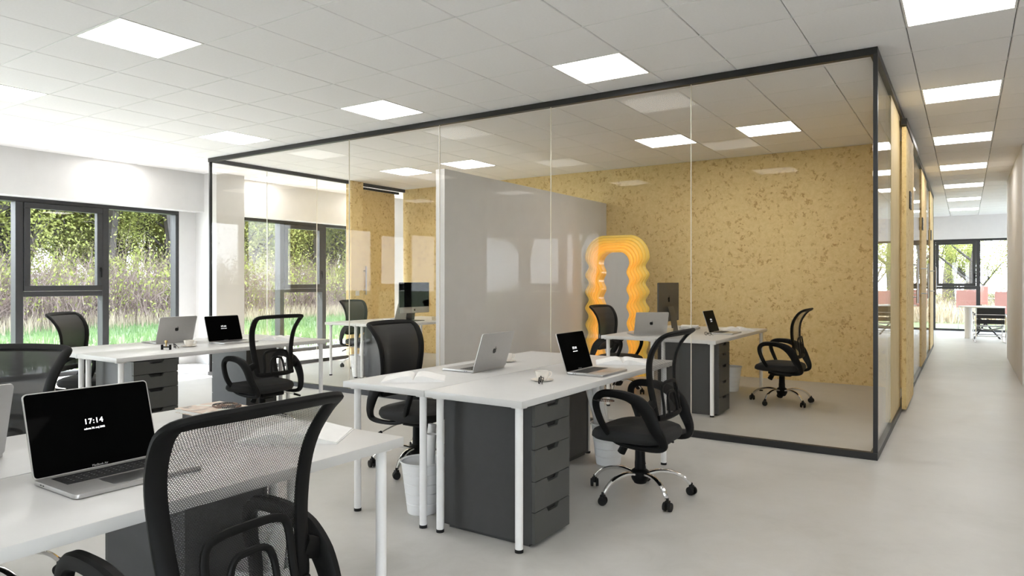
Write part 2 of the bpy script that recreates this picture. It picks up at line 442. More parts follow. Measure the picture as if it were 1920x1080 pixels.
special = {(-3, 0): 'square ceiling light panel just in front of the glass room, right of centre', (-7, 0): 'square ceiling light panel above the silver laptop desk, in front of glass room',
           (-11, 0): 'square ceiling light panel left of the glass room front, near its left end', (-15, 0): 'square ceiling light panel close to the white wall over the left windows',
           (-7, -4): 'large square ceiling light panel at upper left of the office', (-11, -4): 'square ceiling light panel cut by the left edge of the photo',
           (-2, 5): 'ceiling light panel in the right glass office, over the black laptop', (-4, 5): 'ceiling light panel in the right glass office, beside the mirror end',
           (-9, 5): 'ceiling light panel in the left glass office, nearest the white divider', (-11, 5): 'ceiling light panel in the left glass office, farther from the divider',
           (-15, 4): 'ceiling light panel between the glass room and the left windows'}
for (i, j) in order:
    x, y = X0+(i+.5)*PX, Y0+(j+.5)*PY
    lb = special.get((i, j)) or light_label(x, y)
    g = 'flush square ceiling light panels'
    if not lb: lb = 'square ceiling light panel out of view or behind the board walls'; g = 'ceiling light panels out of view'
    if not usedl: o = lp; usedl = True; o.location = (x, y, CZ)
    else: o = dup(lp, (x, y, CZ))
    o['label'] = lb; o['group'] = g

# left wall: bulkhead, piers, setback windows
WT = 2.41
bays = [(-1.30, -.25, .80, 1.90), (2.86, 3.95, 5.035, 6.14), (7.0, 8.10, 9.08, 10.15), (11.1, 12.2, 13.2, 14.3), (15.2, 16.3, 17.3, 18.4)]
bm = B(); box(bm, -10.54, -10.13, YN-.4, YF+.4, WT, CZ+.02)
edges = [YN-.4]
for b_ in bays: edges += [b_[0], b_[3]]
edges += [YF+.4]
for k in range(0, len(edges), 2):
    box(bm, -10.54, XL, edges[k], edges[k+1], 0, WT)
structure('wall_left', bm, M['wall'])
bm = B()
for y0, y1 in ((2.2, 2.72), (6.42, 6.92), (10.4, 10.9), (14.5, 15.0), (18.6, 19.1)): 
    box(bm, XL-.02, -9.8, y0, y1, 0, CZ+.003)
structure('wall_left_pillar', bm, M['wall'])
o = bpy.data.objects['wall_left_pillar']
# pillars as separate pieces
bpy.data.objects.remove(o)
pil = None
for y0, y1 in ((2.2, 2.72), (6.42, 6.92), (10.4, 10.9), (14.5, 15.0), (18.6, 19.1)):
    bm = B(); box(bm, XL-.02, -9.8, y0, y1, 0, CZ+.003)
    structure('pillar', bm, M['wall'])

def frame_window(name, along, plane, edges, z0, z1, depth, sash, inward, jamb=.055):
    """ribbon window. along 'x' or 'y'; plane = inner face coordinate; inward = +1/-1 direction to the room"""
    root = bpy.data.objects.new(name, None); COL.objects.link(root); root['kind'] = 'structure'
    def bx(bm, s0, s1, d0, d1, a, b, bev=.004):
        lo, hi = plane-inward*d0, plane-inward*d1
        if along == 'y': box(bm, min(lo, hi), max(lo, hi), s0, s1, a, b, bev, seg=1)
        else: box(bm, s0, s1, min(lo, hi), max(lo, hi), a, b, bev, seg=1)
    bm = B(); n = len(edges)
    bx(bm, edges[0], edges[-1], 0, depth, z1-jamb, z1); bx(bm, edges[0], edges[-1], 0, depth, z0, z0+jamb)
    for k, e in enumerate(edges):
        if k == 0: s0, s1 = e, e+jamb
        elif k == n-1: s0, s1 = e-jamb, e
        else: s0, s1 = e-.045, e+.045
        bx(bm, s0, s1, 0, depth, z0+jamb, z1-jamb)
    tz = 1.135
    for k in range(n-1):
        if k in sash:
            a = edges[k]+(.045 if k else jamb); b = edges[k+1]-(.045 if k < n-2 else jamb)
            bx(bm, a, b, 0, depth, tz-.035, tz+.035)
    fr = new_obj('window_frame', bm, M['frame'], root, False)
    for k in range(n-1):
        a = edges[k]+(.045 if k else jamb); b = edges[k+1]-(.045 if k < n-2 else jamb)
        if k in sash:
            bm = B(); s = .075; za, zb = tz+.035+.004, z1-jamb-.004; a2, b2 = a+.004, b-.004
            bx(bm, a2, b2, -.012, .066, za, za+s); bx(bm, a2, b2, -.012, .066, zb-s, zb)
            bx(bm, a2, a2+s, -.012, .066, za+s, zb-s); bx(bm, b2-s, b2, -.012, .066, za+s, zb-s)
            so = new_obj('window_sash', bm, M['frame'], root, False)
            bm = B(); bx(bm, a2+s, b2-s, depth*.0+.03, .038, za+s, zb-s, 0); new_obj('pane', bm, M['glass'], so, False)
            bm = B(); hy = b2-.03; zc = za+.3
            bx(bm, hy-.012, hy+.012, -.03, -.012, zc-.03, zc+.03, .003); bx(bm, hy-.009, hy+.009, -.045, -.03, zc-.11, zc+.015, .003)
            new_obj('window_handle', bm, M['black_pl'], so, False)
            bm = B(); bx(bm, a, b, depth*.8, depth*.8+.008, z0+jamb, tz-.035, 0); new_obj('pane', bm, M['glass'], root, False)
        else:
            bm = B(); bx(bm, a, b, depth*.8, depth*.8+.008, z0+jamb, z1-jamb, 0); new_obj('pane', bm, M['glass'], root, False)
    return root
nw = 1
for b_ in bays:
    frame_window('window_%d' % nw, 'y', XL+.0-.0, b_, .0, WT, .15, (1,), 1); nw += 1

# near wall behind the camera with a window ribbon
nb = [(-9.8, -8.7, -7.55, -6.4), (-.9, .2, 1.3, 2.4, 3.5)]  # second bay is unseen, added for daylight on foreground and ceiling
bm = B(); box(bm, XL-.4, XR+.3, YN-.4, YN, WT, CZ+.02)
ed = [XL-.4]
for b_ in nb: ed += [b_[0], b_[-1]]
ed += [XR+.3]
for k in range(0, len(ed), 2): box(bm, ed[k], ed[k+1], YN-.4, YN, 0, WT)
structure('wall_near', bm, M['wall'])
for b_ in nb: frame_window('window_%d' % nw, 'x', YN-.2, b_, 0, WT, .11, (1,), 1); nw += 1
# far wall
fb = [(-8.5, -7.5, -6.5, -5.5), (-4.6, -3.6, -2.6, -1.6), (-.73, .27, 1.3, 2.3, 3.3)]
bm = B(); box(bm, XL-.4, XR+.3, YF, YF+.4, WT, CZ+.02)
ed = [XL-.4]
for b_ in fb: ed += [b_[0], b_[-1]]
ed += [XR+.3]
for k in range(0, len(ed), 2): box(bm, ed[k], ed[k+1], YF, YF+.4, 0, WT)
structure('wall_far', bm, M['wall'])
for b_ in fb: frame_window('window_%d' % nw, 'x', YF+.12, b_, 0, WT, .11, (0,) if len(b_) > 4 else (1,), -1); nw += 1
bm = B(); box(bm, XR, XR+.3, YN-.4, 18.0, 0, CZ+.02); box(bm, XR, XR+.3, 20.4, YF+.4, 0, CZ+.02); box(bm, XR, XR+.3, 18.0, 20.4, WT, CZ+.02); structure('wall_right', bm, M['wall'])
frame_window('window_%d' % nw, 'y', XR+.05, (18.0, 19.2, 20.4), 0, WT, .11, (1,), -1); nw += 1  # unseen side window, added to brighten the corridor end with skylight
# solid core on the right of the corridor
bm = B(); box(bm, .585, XR-.001, 10.62, 14.42, 0, CZ+.002, .004, seg=1); structure('wall_core', bm, M['wall'])

# ------------------------------------------------------------------ glass office box
GX0, GX1, GY0, GY1 = -8.79, -.535, 5.63, 16.15
RB = 9.60
def part_box(name, x0, x1, y0, y1, z0, z1, m, parent, bev=0.0):
    bm = B(); box(bm, x0, x1, y0, y1, z0, z1, bev); return new_obj(name, bm, m, parent, False)
def group_root(name):
    r = bpy.data.objects.new(name, None); COL.objects.link(r); r['kind'] = 'structure'; return r
fr = group_root('wall_glass_front')
part_box('top_rail', GX0, GX1, GY0, GY0+.05, CZ-.055, CZ-.001, M['rail'], fr)
part_box('bottom_rail', GX0, GX1, GY0, GY0+.05, 0.0, .052, M['rail'], fr)
part_box('post', GX1-.03, GX1, GY0+.006, GY0+.04, .052, CZ-.055, M['rail'], fr)
part_box('post', GX0+.01, GX0+.04, GY0+.006, GY0+.04, .052, CZ-.055, M['rail'], fr)
xs = [GX1-.03-(GX1-.03-(GX0+.04))/6*k for k in range(7)]
for k in range(6):
    if k == 5: continue
    part_box('pane', (xs[k+1] if k < 4 else xs[6])+.003, xs[k]-.003, GY0+.018, GY0+.028, .052, CZ-.055, M['pglass'], fr)
    if k < 4: part_box('glass_joint', xs[k+1]-.002, xs[k+1]+.002, GY0+.017, GY0+.029, .052, CZ-.055, M['joint'], fr)
fl = group_root('wall_glass_left')
part_box('top_rail', GX0, GX0+.05, GY0+.05, RB, CZ-.055, CZ-.001, M['rail'], fl)
part_box('bottom_rail', GX0, GX0+.05, GY0+.05, 8.2, 0, .052, M['rail'], fl)
ys = [GY0+.05, 6.58, 7.53, 8.20]
for k in range(3):
    part_box('pane', GX0+.018, GX0+.028, ys[k]+.003, ys[k+1]-.003, .052, CZ-.055, M['pglass'], fl)
    if k < 2: part_box('glass_joint', GX0+.017, GX0+.029, ys[k+1]-.002, ys[k+1]+.002, .052, CZ-.055, M['joint'], fl)
ob = part_box('board_panel', GX0-.02, GX0+.10, 8.20, 8.48, 0, CZ-.001, M['osb'], fl)
ds = thing('sliding_door', 'sliding door leaf faced in yellow strand board, beside the left glass wall', 'door')
part_box('door_leaf', GX0-.075, GX0-.03, 8.44, 9.40, .02, CZ-.10, M['osb'], ds)
part_box('door_rail', GX0-.05, GX0-.012, 8.40, 9.50, CZ-.10, CZ-.06, M['rail'], ds)
bm = B(); cyl(bm, (GX0+.03, 8.62, 1.07), (GX0+.03, 8.62, 1.57), .013, seg=12)
for z in (1.15, 1.49): cyl(bm, (GX0-.03, 8.62, z), (GX0+.03, 8.62, z), .008, seg=8)
new_obj('door_handle', bm, M['steel'], ds)
sw = part_box('light_switch', GX0+.10, GX0+.108, 8.30, 8.385, 1.06, 1.145, M['white_metal'], None, .002)
tag(sw, 'white square light switch on the strand board beside the sliding door', 'switch')

# rear board wall and side walls of the office box
bm = B(); box(bm, GX0, GX1-.06, RB, RB+.1, 0, CZ-.001); structure('wall_board_rear', bm, M['osb'])
bm = B(); box(bm, -4.725, -4.605, GY0+.04, RB-.002, 0, 2.50, .002, seg=1); structure('wall_divider', bm, M['wall'])

fr2 = group_root('wall_glass_right')
part_box('top_rail', GX1-.05, GX1, GY0+.05, GY1, CZ-.055, CZ-.001, M['rail'], fr2)
part_box('bottom_rail', GX1-.05, GX1, GY0+.05, GY1, 0, .052, M['rail'], fr2)
part_box('post', GX1-.04, GX1-.004, GY1-.035, GY1, .052, CZ-.055, M['rail'], fr2)
part_box('pane', GX1-.03, GX1-.02, GY0+.05, 6.93, .052, CZ-.055, M['pglass'], fr2)
part_box('timber_panel', GX1-.06, GX1-.018, 6.93, 7.92, .052, CZ-.06, M['pine'], fr2)
part_box('board_panel', GX1-.06, GX1-.006, 8.97, 9.88, .052, CZ-.15, M['osb'], fr2)
part_box('board_panel', GX1-.06, GX1-.008, 11.72, 13.28, .052, CZ-.06, M['osb'], fr2)
part_box('board_panel', GX1-.06, GX1-.008, 14.70, 16.10, .052, CZ-.06, M['osb'], fr2)
part_box('pane', GX1-.03, GX1-.02, 9.90, 11.70, .052, CZ-.055, M['pglass'], fr2)
part_box('pane', GX1-.03, GX1-.02, 13.30, 14.68, .052, CZ-.055, M['pglass'], fr2)
d2 = thing('sliding_door', 'sliding strand board door leaf on the corridor side, nearest the camera', 'door')
part_box('door_leaf', GX1+.002, GX1+.040, 7.86, 8.99, .03, CZ-.17, M['osb'], d2)
part_box('door_rail', GX1+.002, GX1+.05, 7.80, 9.90, CZ-.16, CZ-.10, M['rail'], d2)
for yy in (8.0, 8.85): part_box('door_hanger', GX1+.003, GX1+.045, yy-.03, yy+.03, CZ-.17, CZ-.10, M['rail'], d2)
def handle(bm, y):
    cyl(bm, (GX1+.085, y, 1.06), (GX1+.085, y, 1.56), .014, seg=12)
    for z in (1.13, 1.49): cyl(bm, (GX1+.03 if y < 9.1 else GX1-.005, y, z), (GX1+.085, y, z), .008, seg=8)
bm = B(); handle(bm, 8.93); new_obj('door_handle', bm, M['steel'], d2)
for n_, yy, lb in ((1, 11.55, 'long steel bar handle on the corridor glass, second from the camera'), (2, 14.45, 'long steel bar handle at the far end of the corridor glass')):
    bm = B(); handle(bm, yy); tag(new_obj('door_handle_bar', bm, M['steel']), lb, 'handle')
for yy, lb, xx in ((8.39, 'small black sign on the corridor boards, nearest the camera', GX1+.041), (11.9, 'small black sign on the corridor boards, second along', GX1-.007), (14.9, 'small black sign on the corridor boards, farthest along', GX1-.007)):
    s_ = thing('wall_sign', lb, 'sign', (xx, yy, 2.16))
    part_box('sign_plate', 0, .012, -.11, .11, -.09, .09, M['rail'], s_)
    for z in (-.035, .03): part_box('sign_mark', .012, .014, -.07, .07, z-.006, z+.006, M['print'], s_)
# rooms behind the rear board wall
bm = B(); box(bm, GX0, GX1-.07, 12.45, 12.55, 0, CZ-.001); structure('wall_board_middle', bm, M['osb'])
bm = B(); box(bm, GX0, GX1-.07, 16.05, 16.15, 0, CZ-.001); structure('wall_board_far', bm, M['osb'])
bm = B(); box(bm, GX0, GX0+.08, 10.6, 16.05, 0, CZ-.001); structure('wall_board_left', bm, M['wall'])

# ------------------------------------------------------------------ office chair
def back_pt(s, z):
    """point of the backrest surface, s in -1..1 across, z height; chair faces +y"""
    zs = [.47, .55, .62, .70, .78, .86, .92, .97, 1.015]; ysv = [-.175, -.165, -.152, -.14, -.135, -.145, -.168, -.205, -.262]
    if z <= zs[0]: y = ysv[0]
    elif z >= zs[-1]: y = ysv[-1]
    else:
        k = max(i for i in range(len(zs)) if zs[i] <= z); k = min(k, len(zs)-2); t = (z-zs[k])/(zs[k+1]-zs[k]); t = t*t*(3-2*t)*.35+t*.65; y = ysv[k]+(ysv[k+1]-ysv[k])*t
    hw = .185+.065*max(0, (z-.5)/.5)**1.3
    return Vector((s*hw, y-.028*(1-s*s), z))
def back_n(s, z):
    a = back_pt(s, z+.01)-back_pt(s, z-.01); b = back_pt(s+.02, z)-back_pt(s-.02, z)
    return b.cross(a).normalized()
def make_chair(fabric, label):
    t = thing('office_chair', label, 'chair')
    # seat
    bm = B(); rings = []
    n = 40
    for (sc, z) in ((.0, .352), (.80, .352), (.95, .362), (1.0, .385), (.995, .405), (.95, .425), (.84, .437), (.5, .440), (.0, .438)):
        ring = []
        for k in range(n):
            a = 2*PI*k/n; ca, sa = math.cos(a), math.sin(a)
            x = .245*math.copysign(abs(ca)**.55, ca); y = .245*math.copysign(abs(sa)**.62, sa)
            x *= (1+.06*(y/.245)); dz = -.018*max(0, y/.245)**3 if z > .37 else 0
            ring.append(bm.verts.new((x*sc, y*sc+.015, z+dz*(1 if sc > .4 else .2))))
            if sc == 0: break
        rings.append(ring)
    for a, b in zip(rings, rings[1:]):
        for k in range(n):
            j = (k+1) % n
            if len(a) == 1: bm.faces.new((a[0], b[j], b[k]))
            elif len(b) == 1: bm.faces.new((a[k], a[j], b[0]))
            else: bm.faces.new((a[k], a[j], b[j], b[k]))
    bmesh.ops.recalc_face_normals(bm, faces=bm.faces)
    new_obj('seat', bm, M['seat'], t)
    # mechanism + column
    bm = B(); box(bm, -.11, .11, -.16, .12, .315, .352, .01); box(bm, -.045, .045, -.10, .10, .29, .32, .008); new_obj('seat_plate', bm, M['black_pl'], t)
    bm = B(); lathe(bm, [(0, .075), (.030, .075), (.032, .09), (.033, .20), (.031, .215), (.030, .28), (.028, .285), (.028, .32), (0, .32)], 20); new_obj('gas_column', bm, M['black_pl'], t)
    bm = B(); cyl(bm, (0, .075, .340), (0, .125, .245), .023, .026, 16); new_obj('tension_knob', bm, M['black_pl'], t)
    bm = B(); tube(bm, [(.06, -.03, .335), (.20, -.05, .315), (.30, -.07, .285)], .004, 6); cyl(bm, (.285, -.066, .291), (.345, -.082, .268), .011, .008, 10, mi=1); new_obj('height_lever', bm, [M['steel'], M['black_pl']], t)
    # base
    bm = B(); lathe(bm, [(0, .078), (.036, .078), (.05, .10), (.058, .125), (.055, .15), (.035, .165), (0, .165)], 24)
    hub = new_obj('base_hub', bm, M['black_pl'], t)
    for k in range(5):
        a = math.radians(-56+72*k); d = Vector((math.cos(a), math.sin(a), 0)); sd_ = Vector((-d.y, d.x, 0))
        pts = catmull([d*.045+Vector((0, 0, .135)), d*.12+Vector((0, 0, .150)), d*.20+Vector((0, 0, .140)), d*.265+Vector((0, 0, .110)), d*.305+Vector((0, 0, .068))], 4)
        bm = B(); sweep(bm, pts, .011, lerp_list([.020, .019, .017, .014, .011], 4), sd_, seg=8, sq=.8); new_obj('base_leg', bm, M['chrome'], t)
        c0 = d*.315; bm = B(); r_ = .027
        wd = Vector((math.cos(a+.6), math.sin(a+.6), 0))
        for s_ in (-1, 1):
            p = c0+wd*s_*.009; q = c0+wd*s_*.024
            for (pp, qq) in ((p, q),): cyl(bm, pp+Vector((0, 0, r_)), qq+Vector((0, 0, r_)), r_, r_*.9, 16)
        box(bm, c0.x-.014, c0.x+.014, c0.y-.014, c0.y+.014, r_, .062, .005); cyl(bm, c0+Vector((0, 0, .055)), c0+Vector((0, 0, .075)), .008, seg=8)
        new_obj('caster', bm, M['black_rub'], t)
    # armrest loops
    path = [(.02, .350), (.085, .385), (.135, .47), (.170, .56), (.166, .615), (.125, .645), (.05, .650), (-.03, .640), (-.10, .610), (-.155, .555), (-.195, .475), (-.232, .400), (-.222, .352), (-.12, .338)]
    wv = [.013, .015, .018, .020, .022, .023, .024, .028, .038, .042, .036, .026, .018, .014]
    for s_ in (-1, 1):
        xo = lambda z: .205+.05*min(1, max(0, (z-.34)/.14))
        pts = catmull([(s_*xo(z), y, z) for y, z in path], 5, True)
        bm = B(); sweep(bm, pts, lerp_list(wv, 5, True), .019, Vector((s_, 0, 0)), True, 10, sq=.7); new_obj('armrest', bm, M['black_pl'], t)
    # back frame: a band that follows the edge of the curved back
    zt, zb = 1.005, .515
    lp_ = []
    for k in range(9): lp_.append((.93, zb+.02+(zt-.045-zb-.02)*k/8))
    lp_ += [(.915, zt-.018), (.86, zt-.004)]
    for k in range(1, 8): lp_.append((.86-1.72*k/8, zt+.004*math.sin(PI*k/8)))
    lp_ += [(-.86, zt-.004), (-.915, zt-.018)]
    for k in range(9): lp_.append((-.93, zt-.045-(zt-.045-zb-.02)*k/8))
    lp_ += [(-.86, zb), ]
    for k in range(1, 6): lp_.append((-.86+1.72*k/6, zb-.006))
    lp_ += [(.86, zb)]
    P_ = [back_pt(s_, z_) for s_, z_ in lp_]; Nn = [back_n(s_, z_) for s_, z_ in lp_]
    pts = catmull(P_, 3, True); nn = [Vector(v) for v in catmull(Nn, 3, True)]
    wl = [(.024 if abs(s_) > .9 else (.019 if z_ > .8 else .016)) for s_, z_ in lp_]
    bm = B(); sweep(bm, pts, lerp_list(wl, 3, True), .011, nn, True, 10, sq=.6)
    fo = new_obj('backrest_frame', bm, M['black_pl'], t)
    # lugs tying frame to arms
    for s_ in (-1, 1):
        bm = B(); sweep(bm, [Vector((s_*.185, -.155, .60)), Vector((s_*.215, -.15, .585)), Vector((s_*.25, -.14, .57))], .03, .02, Vector((0, 1, 0)), seg=8)
        new_obj('backrest_bracket', bm, M['black_pl'], t)
    bm = B(); uvl = bm.loops.layers.uv.new('UVMap'); nu, nv = 16, 24; gr = []
    for i in range(nu+1):
        s_ = -.93+1.86*i/nu; col_ = []
        for j in range(nv+1):
            z_ = zb+(zt-.012-zb)*j/nv; p = back_pt(s_, z_)+back_n(s_, z_)*-.002; col_.append((bm.verts.new(p), p.x, z_))
        gr.append(col_)
    for i in range(nu):
        for j in range(nv):
            q = [gr[i][j], gr[i+1][j], gr[i+1][j+1], gr[i][j+1]]; f = bm.faces.new([v[0] for v in q])
            for lo_, v in zip(f.loops, q): lo_[uvl].uv = (v[1]+1, v[2])
    new_obj('backrest_mesh', bm, fabric, t)
    # lumbar support: nested arches on the lower rail
    bm = B()
    for (hw, top, th) in ((.62, .715, .011), (.33, .655, .009)):
        sp_ = [(-hw*1.12, zb+.005), (-hw*1.02, zb+.06), (-hw*.92, top-.035), (-hw*.62, top-.006), (0, top), (hw*.62, top-.006), (hw*.92, top-.035), (hw*1.02, zb+.06), (hw*1.12, zb+.005)]
        pts = catmull([back_pt(a, z_)+Vector((0, -.022, 0)) for a, z_ in sp_], 4)
        sweep(bm, pts, th, .007, Vector((0, 1, 0)), seg=8, sq=.7)
    pts = [back_pt(a, zb+.004)+Vector((0, -.018, 0)) for a in (-.95, -.6, -.3, 0, .3, .6, .95)]
    sweep(bm, pts, .016, .010, Vector((0, 1, 0)), seg=8)
    new_obj('lumbar_support', bm, M['black_pl'], t)
    return t

chairs = {}
def set_fabric(root, m):
    for ch in root.children:
        if ch.name.startswith('backrest_mesh'):
            ch.data = ch.data.copy(); ch.data.materials[0] = m
R = math.radians
ch0 = make_chair(M['mesh_open'], 'black mesh office chair filling the foreground, seen from behind'); ch0.location = (-1.64, 1.04, 0); ch0.rotation_euler = (0, 0, R(90)); ch0['group'] = 'black mesh office chairs'
def ch(x, y, face, label, fab=None):
    c_ = dup(ch0, (x, y, 0), R(face-90), label, 'black mesh office chairs')
    if fab: set_fabric(c_, M[fab])
    return c_
ch(-1.66, 3.93, 180, 'black mesh office chair right of the centre desks, on chrome star base')
ch(-5.13, 3.80, 180, 'black mesh office chair at the left desks, seen through its open back', 'mesh_sheer')
ch(-1.65, 7.76, 180, 'black mesh office chair inside the glass room before the strand board wall')
ch(-3.22, 3.66, 0, 'black office chair behind the centre desks by the white divider end', 'mesh_dense')
ch(-6.70, 3.12, 37, 'black office chair by the left window, behind the silver laptop desk', 'mesh_dense')
ch(-3.39, 1.13, -56.6, 'black mesh chair back at the left edge behind the foreground laptop', 'mesh_dense')
ch(-3.43, 7.47, -4, 'black office chair in front of the wavy yellow mirror', 'mesh_dense')
ch(-7.64, 7.45, 0, 'black office chair in the left glass office by the sliding door', 'mesh_dense')

# ------------------------------------------------------------------ desks
DL = 2.02
def make_desk():
    t = thing('desk', 'x', 'desk')
    bm = B(); box(bm, -.30, .30, 0, DL, .706, .74, .002, seg=2); new_obj('desk_top', bm, M['white_lam'], t)
    for x in (-.245, .245):
        for y in (.06, DL-.06):
            bm = B(); cyl(bm, (x, y, .016), (x, y, .700), .0195, seg=20); cyl(bm, (x, y, .698), (x, y, .706), .04, seg=20); lg = new_obj('leg', bm, M['white_metal'], t)
            bm = B(); cyl(bm, (x, y, 0), (x, y, .016), .021, seg=20); new_obj('foot', bm, M['black_rub'], lg)
    return t
dk = make_desk()
def desk(x, y, label, first=[True]):
    if first[0]: o = dk; first[0] = False; o.location = (x, y, 0)
    else: o = dup(dk, (x, y, 0))
    o['label'] = label; o['group'] = 'white desks on round legs'; return o
JX = {'c': -2.345, 'f': -2.312, 'l': -5.80, 'r': -2.585, 'w': -6.815}      # joint between each back-to-back pair
YY = {'c': 2.72, 'f': -.15, 'l': 2.60, 'r': 6.51, 'w': 6.51}
ND = {'c': ('white desk at the centre with dark drawer unit facing the corridor', 'white desk at the centre carrying the silver laptop, left of its twin'),
      'f': ('white foreground desk under the open black laptop', 'white foreground desk at the left edge, behind the black laptop'),
      'l': ('white desk near the left windows with the black laptop', 'white desk near the left windows with the silver laptop'),
      'r': ('white desk inside the right glass office with the black laptop', 'white desk inside the right glass office with the tall dark computer'),
      'w': ('white desk inside the left glass office with the desktop computer', 'white desk inside the left glass office nearest the window')}
for k in 'cflrw':
    desk(JX[k]+.303, YY[k], ND[k][0]); desk(JX[k]-.303, YY[k], ND[k][1])

# ------------------------------------------------------------------ drawer units: drawers face +x
def make_cab():
    t = thing('drawer_unit', 'x', 'drawer unit')
    W, D, H = .35, .565, .70
    bm = B()
    box(bm, -D, -.018, 0, .016, .02, H, .0012); box(bm, -D, -.018, W-.016, W, .02, H, .0012)
    box(bm, -D, -.018, .016, W-.016, H-.016, H, 0); box(bm, -D, -.03, .016, W-.016, .02, .036, 0)
    box(bm, -D+.004, -D+.012, .016, W-.016, .036, H-.016, 0)
    box(bm, -D+.02, -.045, .02, W-.02, .0, .02, 0)
    new_obj('body', bm, M['grey_cab'], t, False)
    zs = [.700, .597, .483, .327, .177, .022]
    for a, b in zip(zs, zs[1:]):
        z1, z0 = a-.002, b+.002; y0, y1 = .001, W-.001; c_ = W/2
        dr = B()
        n1, n2, nh = .062, .045, .024
        poly = [(y0, z0), (y1, z0), (y1, z1), (c_+n1, z1), (c_+n2, z1-nh), (c_-n2, z1-nh), (c_-n1, z1), (y0, z1)]
        prism(dr, poly, -.018, 0, lambda p, q, h: Vector((h, p, q)))
        d_ = new_obj('drawer', dr, M['grey_front'], t, False)
        bm = B(); box(bm, -.05, -.019, .02, W-.02, z0+.006, z1-.004); new_obj('drawer_recess', bm, M['dark'], d_, False)
    return t
cb = make_cab()
def cab(x, y, face, label, first=[True]):
    """x = front plane, y = low side; face +1 drawers towards +x, -1 towards -x"""
    if first[0]: o = cb; first[0] = False
    else: o = copy_tree(cb)
    o.location = (x, y, 0) if face > 0 else (x, y+.35, 0); o.rotation_euler = (0, 0, 0 if face > 0 else PI)
    o['label'] = label; o['group'] = 'dark grey drawer units under the desks'; return o
NC = {'c': 'centre desks', 'f': 'foreground desks', 'l': 'left window desks', 'r': 'right glass office desks', 'w': 'left glass office desks'}
for k in 'clrw':
    cab(JX[k]+.596, YY[k]+.127, 1, 'dark grey five-drawer unit under the near end of the %s' % NC[k])
YB = {'c': 4.29, 'f': 1.41, 'l': 4.14, 'r': 8.08, 'w': 8.08}
for k in 'cflrw':
    if k == 'w': continue
    cab(JX[k]-.596, YB[k], -1, 'dark grey drawer unit turned away, under the far end of the %s' % NC[k])

